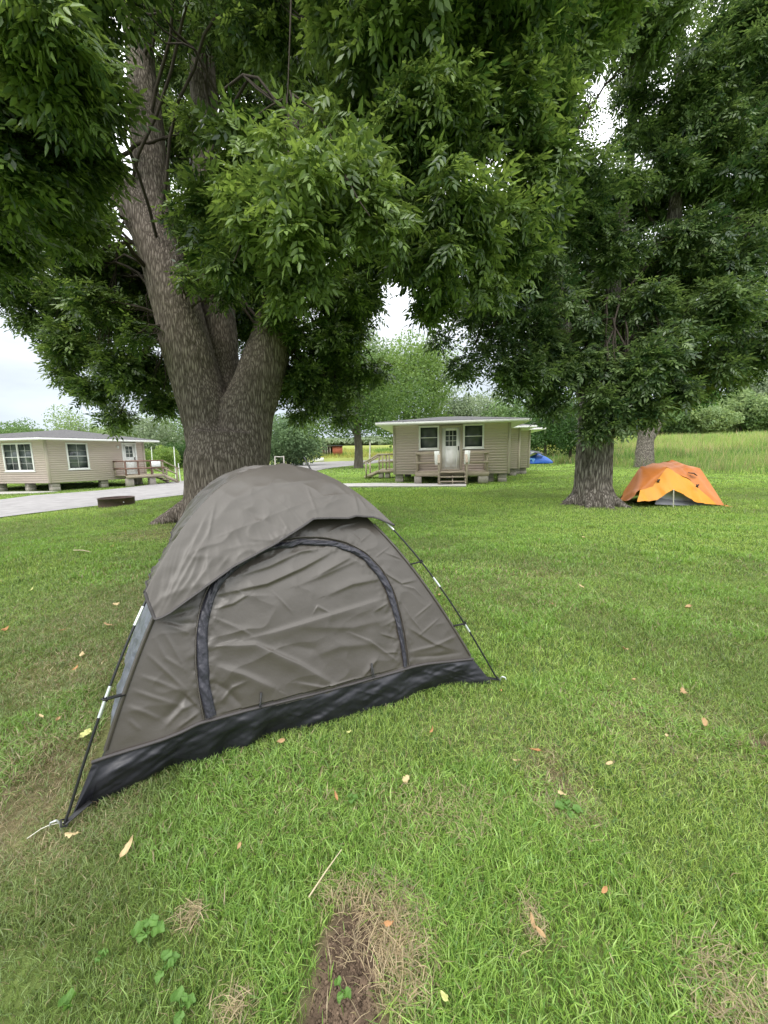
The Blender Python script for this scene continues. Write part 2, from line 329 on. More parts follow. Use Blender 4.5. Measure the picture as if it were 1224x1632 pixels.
# concrete walk in front of the middle cabin, narrow slab by the left cabin
PATHS = [[gt(*p)[:2] for p in [(520, 776), (743, 775), (743, 770.3), (520, 771)]] , [gt(*p)[:2] for p in [(-200, 794), (-200, 787), (0, 784.5), (60, 783), (92, 783), (60, 786), (0, 788.5)]]]
xs = np.unique(np.round(np.concatenate([-np.geomspace(2.5, 420, 130)[::-1], np.arange(-2.5, 2.5, .025), np.geomspace(2.5, 420, 130)]), 4))
ys = np.unique(np.round(np.concatenate([-np.geomspace(.5, 60, 20)[::-1], np.arange(-.5, 4.2, .025), np.geomspace(4.2, 600, 220)]), 4))
GX, GY = np.meshgrid(xs, ys, indexing='ij'); GZ = terr_b(GX, GY); near = np.hypot(GX, GY) < 9
GZ = GZ + near * (fbm(np.stack([GX * 14, GY * 14], -1), 5, 3) - .5) * .022
flat = 1 - .9 * (inpoly(GX, GY, TENT_FOOT)); GZ = GZ * flat - .03
dm = mask(DIRT, GX, GY); sm_ = mask(STRAW, GX, GY, .9)
GZ -= .012 * dm * near
n1 = fbm(np.stack([GX * .35, GY * .35], -1), 7, 4); n2 = fbm(np.stack([GX * 2.5, GY * 2.5], -1), 8, 3)
gcol = np.array([.15, .245, .042]) * (.75 + .5 * n1)[..., None] + np.array([.05, .05, .01]) * (n2[..., None] - .4)
r_ = np.hypot(GX, GY); farf = ss(60, 85, r_)[..., None]; nearf = (1 - ss(3, 10, r_))[..., None]
gcol = gcol * (1 - farf) + farf * (np.array([.20, .23, .055]) * (.6 + .8 * n1)[..., None])
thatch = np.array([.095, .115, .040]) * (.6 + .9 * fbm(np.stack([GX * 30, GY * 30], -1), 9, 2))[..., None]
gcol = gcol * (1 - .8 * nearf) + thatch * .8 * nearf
gcol = gcol * (1 - sm_[..., None] * .7) + np.array([.27, .205, .12]) * sm_[..., None] * .7 * (.5 + n2)[..., None]
soil = np.array([.125, .088, .062]) * (.55 + .9 * fbm(np.stack([GX * 40, GY * 40], -1), 10, 2))[..., None]
gcol = gcol * (1 - dm[..., None]) + soil * dm[..., None]
M['ground'] = mat('lawn_ground', (.75, .75, .75), .95, .1, col2=(1.15, 1.15, 1.15), nscale=60, bump=1, bscale=90, attr=True)
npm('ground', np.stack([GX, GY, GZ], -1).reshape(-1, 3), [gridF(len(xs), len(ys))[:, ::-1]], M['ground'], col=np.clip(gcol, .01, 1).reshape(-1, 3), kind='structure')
def drape(name, poly, matl, dz, step=1.2, thick=.0):
    bm = bmesh.new(); vs = [bm.verts.new((p[0], p[1], 0)) for p in poly]; bm.faces.new(vs)
    bmesh.ops.triangulate(bm, faces=bm.faces[:])
    x0 = min(p[0] for p in poly); x1 = max(p[0] for p in poly); y0 = min(p[1] for p in poly); y1 = max(p[1] for p in poly)
    k = max(x0, -60)
    while k < min(x1, 60): bmesh.ops.bisect_plane(bm, geom=bm.verts[:] + bm.edges[:] + bm.faces[:], plane_co=(k, 0, 0), plane_no=(1, 0, 0)); k += step
    k = max(y0, -10)
    while k < y1: bmesh.ops.bisect_plane(bm, geom=bm.verts[:] + bm.edges[:] + bm.faces[:], plane_co=(0, k, 0), plane_no=(0, 1, 0)); k += step + max(0, k) * .02
    bmesh.ops.recalc_face_normals(bm, faces=bm.faces[:])
    for f in bm.faces:
        if f.normal.z < 0: f.normal_flip()
    co = np.array([v.co[:] for v in bm.verts]); z = terr_b(co[:, 0], co[:, 1]) + dz
    for v, q in zip(bm.verts, z): v.co.z = q
    if thick:
        r = bmesh.ops.extrude_face_region(bm, geom=bm.faces[:]); 
        for v in r['geom']:
            if isinstance(v, bmesh.types.BMVert): v.co.z -= thick
    me = bpy.data.meshes.new(name); bm.to_mesh(me); bm.free(); return link(name, me, matl, kind='structure')
M['road'] = mat('gravel_road', (.20, .19, .19), .95, .1, col2=(.28, .27, .265), nscale=2.2, bump=.6, bscale=50, detail=8)
drape('road', ROAD, M['road'], .012)
for p in PATHS: drape('path', p, M['concrete'], .025, .8, .06)
# ------------------------------------------------------------------ grass blades
def blades(P, h, w, lean, rng, fold=True):
    n = len(P); a = rng.random(n) * 2 * np.pi; d = np.stack([np.cos(a), np.sin(a), np.zeros(n)], 1)
    b = rng.random(n) * 2 * np.pi; s = np.stack([np.cos(b), np.sin(b), np.zeros(n)], 1) * (w / 2)[:, None]
    up = np.array([0, 0, 1.]); H = h[:, None]; Ln = (lean * h)[:, None] * d
    if fold:
        V = np.stack([P - s * .7, P + s * .7, P + Ln * .30 + up * H * .55 - s, P + Ln * .30 + up * H * .55 + s, P + Ln + up * H * (1 - .25 * np.minimum(lean, 1.5)[:, None])], 1)
        i = np.arange(n)[:, None] * 5; return V.reshape(-1, 3), [i + np.array([[0, 1, 3, 2]]), i + np.array([[2, 3, 4]])], 5
    V = np.stack([P - s, P + s, P + Ln + up * H], 1); i = np.arange(n)[:, None] * 3
    return V.reshape(-1, 3), [i + np.array([[0, 1, 2]])], 3
EXCL = [ROAD] + PATHS
def lawn():
    rng = np.random.default_rng(3); Vs = []; Fs = {3: [], 4: []}; Cs = []; off = 0
    foot = [p[:2] for p in BOT3] + [CORN[2][:2], CORN[3][:2]]
    for y0, y1, dens, h0, w0, fold in [(.45, 1.3, 60000, .027, .0018, True), (1.3, 2.2, 36000, .029, .0023, True), (2.2, 4.0, 17000, .032, .0032, True), (4.0, 8.0, 6000, .036, .0052, True), (8.0, 15.0, 1700, .040, .011, False), (15, 30, 400, .045, .022, False), (30, 56, 45, .06, .07, False)]:
        area = (y1 - y0) * (1.25 * (y0 + y1) + 2); n = int(area * dens); 
        y = y0 + (y1 - y0) * rng.random(n * 2); hw = 1.25 * y + 1; keep = rng.random(n * 2) < hw / (1.25 * y1 + 1); y = y[keep][:n]; n = len(y); hw = 1.25 * y + 1
        x = (rng.random(n) * 2 - 1) * hw
        dn = mask(DIRT, x, y); st = mask(STRAW, x, y, .9)
        ok = rng.random(n) > dn * .97
        for pl in EXCL:
            jx = (rng.random(n) - .5) * .12; ok &= ~inpoly(x + jx, y + jx, pl)
        ok &= ~inpoly(x, y, foot)
        clump = fbm(np.stack([x * 5, y * 5], -1), 31, 2); ok &= rng.random(n) < .55 + .9 * (clump - .25)
        x, y, dn, st, clump = x[ok], y[ok], dn[ok], st[ok], clump[ok]; n = len(x)
        big = fbm(np.stack([x * .45, y * .45], -1), 33, 3); med = fbm(np.stack([x * 1.7, y * 1.7], -1), 34, 3)
        crab = ss(.50, .62, med) * (y < 8)                                   # broad light-green blades growing in patches
        rr = rng.random(n); h = h0 * (.45 + .9 * rng.random(n)) * (.65 + .7 * clump) * (1 + .35 * crab); w = w0 * (.7 + .7 * rng.random(n)) * (1 + .8 * crab * (rr > .4))
        h *= 1 - .35 * st; lean = .15 + 1.1 * rng.random(n) ** 1.5 + st * .8
        P = np.stack([x, y, terr_b(x, y) - .034], 1)
        V, F, k = blades(P, h + .012, w, lean, rng, fold)
        g = np.array([.195, .325, .072]); yg = np.array([.375, .490, .130]); dk = np.array([.068, .145, .030]); br = np.array([.36, .295, .17])
        m = np.clip(.42 + 2.0 * (big - .5) + .6 * (rng.random(n) - .5) + .6 * (med - .5) + .22 * ss(-.3, .8, x / (y + .5)), 0, 1)[:, None]
        c = g * (1 - m) + yg * m; q = (rng.random(n) < .30)[:, None]; c = np.where(q, dk, c); ol = (.45 * ss(.48, .62, 1 - big) + .25 * ss(.1, -.8, x / (y + .5)))[:, None]; c = c * (1 - ol) + np.array([.165, .205, .075]) * ol; c = c * (1 - .5 * crab[:, None]) + np.array([.20, .36, .07]) * .5 * crab[:, None]
        dry = (rng.random(n) < .035 + .62 * st + .25 * dn + .06 * ss(.45, .65, 1 - big)); c = np.where(dry[:, None], br * (.55 + .6 * rng.random(n))[:, None], c)
        c = c * (.75 + .5 * rng.random(n))[:, None]
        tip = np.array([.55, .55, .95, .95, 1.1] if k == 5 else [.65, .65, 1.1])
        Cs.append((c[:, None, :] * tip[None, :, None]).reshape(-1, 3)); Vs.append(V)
        for f in F: Fs[f.shape[1]].append(f + off)
        off += len(V)
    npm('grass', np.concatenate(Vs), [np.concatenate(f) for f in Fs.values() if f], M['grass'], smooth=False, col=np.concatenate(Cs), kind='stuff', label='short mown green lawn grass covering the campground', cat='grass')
lawn()
def loose_straw():
    rng = np.random.default_rng(9); mb = []; n = 0; Vs = []; Fs = []; 
    for cx, cy, rx, ry, s in STRAW[:8]:
        k = int(2600 * rx * ry * 9 * s) + 20; k = min(int(k * 1.8), 900)
        x = cx + rng.normal(0, rx * .55, k); y = cy + rng.normal(0, ry * .55, k); z = terr_b(x, y) - .014 + rng.random(k) * .03
        a = rng.random(k) * np.pi * 2; l = .015 + .04 * rng.random(k); w = .0004 + .0006 * rng.random(k)
        d = np.stack([np.cos(a) * l, np.sin(a) * l, rng.normal(0, .012, k)], 1); s_ = np.stack([-np.sin(a) * w, np.cos(a) * w, np.zeros(k)], 1); P = np.stack([x, y, z], 1)
        V = np.stack([P - d / 2 - s_, P - d / 2 + s_, P + [0, 0, .006] + s_, P + [0, 0, .006] - s_, P + d / 2 + s_ * .4, P + d / 2 - s_ * .4], 1).reshape(-1, 3); i = np.arange(k)[:, None] * 6 + n
        Vs.append(V); Fs += [i + np.array([[0, 1, 2, 3]]), i + np.array([[3, 2, 4, 5]])]; n += len(V)
    V = np.concatenate(Vs); c = np.array([.40, .32, .19]) * (.5 + .7 * rng.random(len(V) // 6).repeat(6))[:, None]
    npm('dry_grass', V, [np.concatenate(Fs)], M['grass'], smooth=False, col=c, kind='stuff', label='dry straw coloured dead grass around the bare soil patch', cat='dry grass')
loose_straw()
def clods():
    rng = np.random.default_rng(2); Vs = []; n = 0; Fs = []; base = np.array([[1, 0, 0], [-1, 0, 0], [0, 1, 0], [0, -1, 0], [0, 0, 1], [0, 0, -1]], float); f = np.array([[0, 2, 4], [2, 1, 4], [1, 3, 4], [3, 0, 4], [2, 0, 5], [1, 2, 5], [3, 1, 5], [0, 3, 5]])
    P = []
    for cx, cy, rx, ry, s in DIRT[:4]:
        k = int(70000 * rx * ry * s); P.append(np.stack([cx + rng.normal(0, rx * .55, k), cy + rng.normal(0, ry * .55, k)], 1))
    P = np.concatenate(P); keep = mask(DIRT, P[:, 0], P[:, 1]) > .35; P = P[keep]; k = len(P)
    r = .0012 + .0055 * rng.random(k) ** 4; z = terr_b(P[:, 0], P[:, 1]) + (fbm(P * 14, 5, 3) - .5) * .022 - .042 + r * .3
    V = base[None] * (r[:, None, None] * rng.uniform(.6, 1.3, (k, 6, 1))) * [1.2, 1.2, .8] + np.stack([P[:, 0], P[:, 1], z], 1)[:, None]
    c = np.array([.12, .085, .06]) * rng.uniform(.5, 1.5, (k, 1)); npm('soil_clods', V.reshape(-1, 3), [(f[None] + (np.arange(k) * 6)[:, None, None]).reshape(-1, 3)], M['ground'], smooth=False, col=c.repeat(6, 0), kind='stuff', label='crumbs of brown soil on the bare patch', cat='soil')
clods()
# tall grass field on the right and behind
def tall_grass():
    rng = np.random.default_rng(5); Vs = []; Fs = {3: []}; Cs = []; off = 0
    edge = [gt(*p)[:2] for p in [(845, 736), (880, 738), (919, 741), (988, 744.5), (1060, 748), (1119, 752), (1224, 758), (1420, 772)]]
    poly = [tuple(p) for p in edge] + [(95, 60), (110, 105), (28, 105)]
    for k, (n, rmin, rmax) in enumerate([(52000, 0, 38), (42000, 38, 62), (26000, 62, 100)]):
        x = rng.random(n * 8) * 110 ; y = rng.random(n * 8) * 100 + 8; r = np.hypot(x, y)
        x = x + (vn(np.stack([x, y], -1) * .5, 2) - .5) * 1.2
        ok = inpoly(x, y, poly) & (r > rmin) & (r < rmax); x, y = x[ok][:n], y[ok][:n]; n = len(x)
        pn = fbm(np.stack([x * .13, y * .22], -1), 41, 3); cl = fbm(np.stack([x * .8, y * .8], -1), 42, 2)
        ye = ss(.42, .60, pn); h = (.40 + .55 * cl) * (.6 + .6 * rng.random(n)) * (1 + .25 * ye)
        w = (.016 if k == 0 else .035 if k == 1 else .075) * (.6 + .8 * rng.random(n))
        P = np.stack([x, y, terr_b(x, y) - .04], 1); V, F, kk = blades(P, h, w, .1 + .45 * rng.random(n), rng, False)
        ye = ye * ss(24, 40, np.hypot(x, y)); ye = ye * .75; c = np.array([.105, .20, .048]) * (1 - ye[:, None]) + np.array([.29, .38, .11]) * ye[:, None]
        tan = rng.random(n) < .13 + .25 * ss(.5, .62, fbm(np.stack([x * .2, y * .5], -1), 44, 2)); c = np.where(tan[:, None], np.array([.42, .34, .19]), c) * (.7 + .6 * rng.random(n))[:, None]
        Cs.append((c[:, None] * np.array([.6, .6, 1.2])[None, :, None]).reshape(-1, 3)); Vs.append(V); Fs[3].append(F[0] + off); off += len(V)
    npm('tall_grass', np.concatenate(Vs), [np.concatenate(Fs[3])], M['grass'], smooth=False, col=np.concatenate(Cs), kind='stuff', label='tall unmown meadow grass behind the right hand lawn', cat='tall grass')
    n = 42000; x = rng.random(n) * 180 - 110; y = 60 + rng.random(n) * 75; ok = (x / y < .45) & ~inpoly(x, y, ROAD) & (np.abs(x / y) < 1.3); x, y = x[ok], y[ok]; n = len(x)
    ok = (np.hypot(x, y) > 100) | (x / y < -.3) & (np.hypot(x, y) > 72); x, y = x[ok], y[ok]; n = len(x); P = np.stack([x, y, terr_b(x, y) - .05], 1)
    pn = fbm(np.stack([x * .07, y * .1], -1), 45, 3); ye = ss(.4, .6, pn)[:, None]
    V, F, kk = blades(P, .7 + .7 * rng.random(n), .12 + .1 * rng.random(n), .1 + .3 * rng.random(n), rng, False)
    c = (np.array([.11, .20, .045]) * (1 - ye) + np.array([.30, .31, .09]) * ye) * (.7 + .6 * rng.random(n))[:, None]
    npm('meadow_grass', V, [F[0]], M['grass'], smooth=False, col=c.repeat(3, 0), kind='stuff', label='yellow green meadow beyond the road', cat='meadow')
tall_grass()
# ------------------------------------------------------------------ trees
def unit(v): return v / (np.linalg.norm(v, axis=-1, keepdims=True) + 1e-9)
def leaflet(base, d, nrm, l, w, six):
    s = np.cross(nrm, d); s /= np.linalg.norm(s); 
    if six:
        dr = -nrm * l * .10
        return [base, base + d * l * .30 + s * w * .5 + nrm * w * .16, base + d * l * .62 + s * w * .40 + nrm * w * .10 + dr * .4, base + d * l + dr, base + d * l * .62 - s * w * .40 + nrm * w * .10 + dr * .4, base + d * l * .30 - s * w * .5 + nrm * w * .16]
    return [base, base + d * l * .42 + s * w * .5, base + d * l, base + d * l * .42 - s * w * .5]
def twig_template(rng, nl, npair, ll, lw, rl, six):
    """a leafy shoot: compound leaves along a short twig; +Z is up"""
    V = []
    for k in range(nl):
        a = k * 2.4 + rng.normal(0, .4); z0 = rng.uniform(-.35, .55) * rl * 1.1
        d = np.array([math.cos(a), math.sin(a), rng.uniform(-.55, .25)]); d /= np.linalg.norm(d)
        st = np.array([math.cos(a + 1.57) * .1 * rl, 0, z0])
        up = np.array([0, 0, 1.]) + rng.normal(0, .25, 3); nn = up - d * (up @ d); nn /= np.linalg.norm(nn); s = np.cross(nn, d)
        for j in range(npair + 1):
            f = .35 + .65 * j / max(npair, 1); p = st + d * rl * f - np.array([0, 0, 1]) * rl * .22 * f * f
            if j == npair: V += leaflet(p, unit(d - np.array([0, 0, .35])), nn, ll * 1.1, lw, six)
            else:
                for sg in (-1, 1):
                    dd = unit(d * .62 + s * sg * .8 - np.array([0, 0, .25 + .25 * rng.random()])); n2 = unit(nn + rng.normal(0, .25, 3)); n2 = unit(n2 - dd * (n2 @ dd))
                    V += leaflet(p, dd, n2, ll * rng.uniform(.8, 1.1), lw * rng.uniform(.85, 1.1), six)
    V = np.array(V); k = 6 if six else 4; m = len(V) // k; i = np.arange(m)[:, None] * k
    F = [np.concatenate([i + np.array([[0, 1, 2, 3]]), i + np.array([[0, 3, 4, 5]])])] if six else [np.concatenate([i + np.array([[0, 1, 2]]), i + np.array([[0, 2, 3]])])]
    return V, F, k
def scatter_twigs(C, S, templates, rng, c0, c1, out, tilt=.45, light=None):
    """copy the twig templates to the points C (world), append V, F, colour into out"""
    n = len(C); pick = rng.integers(0, len(templates), n)
    for ti, (T, F, k) in enumerate(templates):
        c = C[pick == ti]; s = S[pick == ti]; m = len(c)
        if not m: continue
        a = rng.random(m) * 6.283; b = rng.normal(0, tilt, m); g = rng.normal(0, tilt, m)
        ca, sa, cb, sb, cg, sg = np.cos(a), np.sin(a), np.cos(b), np.sin(b), np.cos(g), np.sin(g); z = np.zeros(m); o = np.ones(m)
        Rz = np.stack([ca, -sa, z, sa, ca, z, z, z, o], 1).reshape(-1, 3, 3); Rx = np.stack([o, z, z, z, cb, -sb, z, sb, cb], 1).reshape(-1, 3, 3); Ry = np.stack([cg, z, sg, z, o, z, -sg, z, cg], 1).reshape(-1, 3, 3)
        R = Ry @ Rx @ Rz
        V = np.einsum('nij,kj->nki', R, T) * s[:, None, None] + c[:, None]
        off = out['n']; nv = len(T)
        for f in F: out['F'].append((f[None] + (np.arange(m) * nv)[:, None, None] + off).reshape(-1, f.shape[1]))
        lf = nv // k; mixv = np.clip(rng.normal(.45, .33, (m, 1)) + rng.normal(0, .18, (m, lf)), 0, 1)
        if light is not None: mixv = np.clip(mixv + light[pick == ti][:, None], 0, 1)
        mixv = mixv.repeat(k, 1)[..., None]
        col = (c0 * (1 - mixv) + c1 * mixv) * (.85 + .3 * rng.random((m, lf)).repeat(k, 1))[..., None]
        out['V'].append(V.reshape(-1, 3)); out['C'].append(col.reshape(-1, 3)); out['n'] += m * nv
def lump_points(c, r, n, rng, shell=2.0, zs=.85):
    """points in a lumpy cluster round c, most of them near the surface of its lumps"""
    k = 9; d = unit(rng.normal(0, 1, (k, 3))); sc = c + d * r * .55 * np.array([1, 1, zs]); sr = r * rng.uniform(.35, .58, k)
    w = rng.integers(0, k, n); q = unit(rng.normal(0, 1, (n, 3))) * (rng.random(n) ** (1 / (1 + shell)))[:, None]
    return sc[w] + q * sr[w][:, None] * np.array([1, 1, zs])
def wobble(a, b, n, amp, rng, sag=0):
    t = np.linspace(0, 1, n)[:, None]; P = a * (1 - t) + b * t; w = np.cumsum(rng.normal(0, 1, (n, 3)), 0) * amp / n ** .5; w -= w[0] * (1 - t) + w[-1] * t
    P = P + w; P[:, 2] += np.sin(t[:, 0] * np.pi) * sag; return P
def fuse(parts, voxel, smooth=6):
    """tubes -> one continuous skin"""
    mb = MB()
    for path, r in parts: mb.tube(path, r, 20)
    o = mb.build('tmp', None); 
    # close tube ends so that the voxel remesh sees solids
    bm = bmesh.new(); bm.from_mesh(o.data); bmesh.ops.holes_fill(bm, edges=bm.edges[:], sides=40); bm.to_mesh(o.data); bm.free()
    m = o.modifiers.new('r', 'REMESH'); m.mode = 'VOXEL'; m.voxel_size = voxel
    s = o.modifiers.new('s', 'SMOOTH'); s.iterations = smooth; s.factor = .6
    dg = bpy.context.evaluated_depsgraph_get(); me = bpy.data.meshes.new_from_object(o.evaluated_get(dg))
    old = o.data; bpy.data.objects.remove(o); bpy.data.meshes.remove(old)
    return me
def bark_relief(me, amp, sc, zst=.22, seed=0, lumps=.03):
    n = len(me.vertices); co = np.empty(n * 3, np.float32); me.vertices.foreach_get('co', co); co = co.reshape(-1, 3).astype(float)
    no = np.empty(n * 3, np.float32); me.vertex_normals.foreach_get('vector', no); no = no.reshape(-1, 3)
    q = co * sc; q[:, 2] *= zst; q += (vn(co * 3, seed + 9)[:, None] - .5) * .8
    rdg = 1 - np.abs(2 * vn(q, seed) - 1); rdg2 = 1 - np.abs(2 * vn(q * 1.9 + 7, seed + 1) - 1)
    d = amp * ((rdg * .65 + rdg2 * .35) - .6) + lumps * (vn(co * 1.6, seed + 3) - .5)
    me.vertices.foreach_set('co', (co + no * d[:, None]).astype(np.float32).ravel()); me.polygons.foreach_set('use_smooth', np.ones(len(me.polygons), bool)); me.update()
    return me
def big_tree(name, label, base, stems, skins, blobs, barkm, cols, seed, near_D, voxel, relief, extra_twigs=None):
    rng = np.random.default_rng(seed); root = empty(name, base, label=label, cat='tree')
    link('trunk', bark_relief(fuse(skins, voxel), *relief), barkm, root)
    out = dict(V=[], F=[], C=[], n=0); out2 = dict(V=[], F=[], C=[], n=0)
    T6 = [twig_template(rng, 6, 3, .112, .040, .25, True) for _ in range(6)]
    T4 = [twig_template(rng, 6, 3, .118, .046, .27, False) for _ in range(6)]
    sp = np.concatenate([np.asarray(s[0], float) for s in stems]); sr = np.concatenate([np.broadcast_to(s[1], len(s[0])) for s in stems])
    br = MB()
    for bi, bl in enumerate(blobs):
        px, py, D, r = bl[:4]; dens = bl[4] if len(bl) > 4 else 1.; lt = bl[5] if len(bl) > 5 else 0.  # lt paints the brightness of sky-lit boughs into their leaf colour
        c = atd(px, py, D); n = int((235 if D < 7 else 265) * r * r * dens) + 8; P = lump_points(c, r, n, rng)
        P = P[vn(P * 2.3, seed) > (.27 if D < 7 else .37)]
        ok = P[:, 2] > 1.1; P = P[ok]; dist = np.linalg.norm(P - EYE, axis=1); P = P[dist > 1.7]; dist = dist[dist > 1.7]
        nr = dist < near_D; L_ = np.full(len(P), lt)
        scatter_twigs(P[nr], rng.uniform(.8, 1.15, nr.sum()), T6, rng, *cols, out, light=L_[nr])
        scatter_twigs(P[~nr], rng.uniform(.85, 1.25, (~nr).sum()), T4, rng, *cols, out, light=L_[~nr])
        # a limb to the blob and thin twigs inside it
        dd = np.linalg.norm(sp - c, axis=1) + np.maximum(sp[:, 2] - c[2], 0) * 1.2; near_ = np.where(dd < dd.min() * 1.35 + .3)[0]; k = near_[rng.integers(0, len(near_))]; a = sp[k]; r0 = min(sr[k] * .4, .012 + .016 * dd[k], .055)
        if dd[k] < 3.2: pl = wobble(a, c, 12, .12 * dd[k] ** .5, rng, .06 * dd[k]); br.tube(pl, np.linspace(max(r0, .03), .014, 12), 7)
        elif bi % 4 == 1 or D > 8: pl = wobble(a, c, 14, .12 * dd[k] ** .5, rng, .42 * dd[k]); br.tube(pl, np.linspace(.036, .010, 14), 6); pl = pl[2:]
        else: continue
        for _ in range(int(5 + 4 * r)):
            q = P[rng.integers(0, len(P))] if len(P) else c; s = pl[rng.integers(5, 12)]; br.tube(wobble(s, q, 7, .10, rng, -.03), np.linspace(.014, .004, 7), 5)
    npm('crown', np.concatenate(out['V']), out['F'], M['leaf'], root, smooth=False, col=np.concatenate(out['C']))
    if extra_twigs: extra_twigs(br)
    br.build('branches', M['bark_dark'], root, True)
    return root
def P3(*a): return np.array([atd(*p) for p in a])
# near left ash: one bole that splits into three stems
LB = np.array([-3.88 * KS, 9.55 * KS, 0]); 
bole = np.array([LB + [0, 0, -.15], LB + [0, 0, .25], LB + [.0, 0, .8], LB + [.02, 0, 1.35], LB + [.05, 0, 1.9]])
stemL = np.concatenate([[LB + [-.12, -.02, .9]], P3((335, 680, 8.75), (312, 600, 8.7), (290, 520, 8.6), (266, 430, 8.55), (240, 370, 8.5), (205, 315, 8.4), (160, 250, 8.3), (100, 190, 8.2), (40, 130, 8.2))])
stemU = P3((262, 440, 8.6), (252, 370, 8.6), (243, 300, 8.6), (235, 220, 8.6), (227, 130, 8.65), (218, 40, 8.7), (210, -60, 8.8), (200, -200, 9))
stemM = np.concatenate([[LB + [.1, .35, 1.2]], P3((358, 620, 9.3), (350, 540, 9.4), (345, 470, 9.4), (340, 400, 9.5), (334, 300, 9.5), (327, 200, 9.5), (322, 90, 9.6), (318, -40, 9.7), (315, -180, 10))])
stemR = np.concatenate([[LB + [.30, .02, 1.0]], P3((395, 655, 8.8), (415, 600, 8.8), (432, 545, 8.8), (446, 490, 8.8), (455, 420, 8.8), (460, 330, 8.9), (465, 200, 9), (468, 60, 9), (470, -80, 9))])
skinsL = [(bole + np.array([.03, 0, 0]), [1.12, .98, .90, .88, .72]), (stemL, [.62, .54, .53, .52, .49, .40, .34, .28, .22, .14]), (stemU, [.33, .36, .36, .34, .31, .29, .26, .2]),
          (stemM, [.45, .42, .40, .38, .36, .34, .32, .30, .26, .2]), (stemR, [.62, .58, .52, .45, .37, .28, .20, .14, .11, .08])]
for ang, ln in [(200, 1.25), (250, 1.0), (300, .9), (345, 1.05), (30, 1.0), (90, 1.1), (140, 1.1)]:
    d = np.array([math.cos(rad(ang)), math.sin(rad(ang)), 0]); skinsL.append((np.array([LB + d * .45 + [0, 0, .75], LB + d * .72 + [0, 0, .30], LB + d * (ln + .02) + [0, 0, .02], LB + d * (ln + .35) + [0, 0, -.12]]), [.30, .26, .15, .07]))
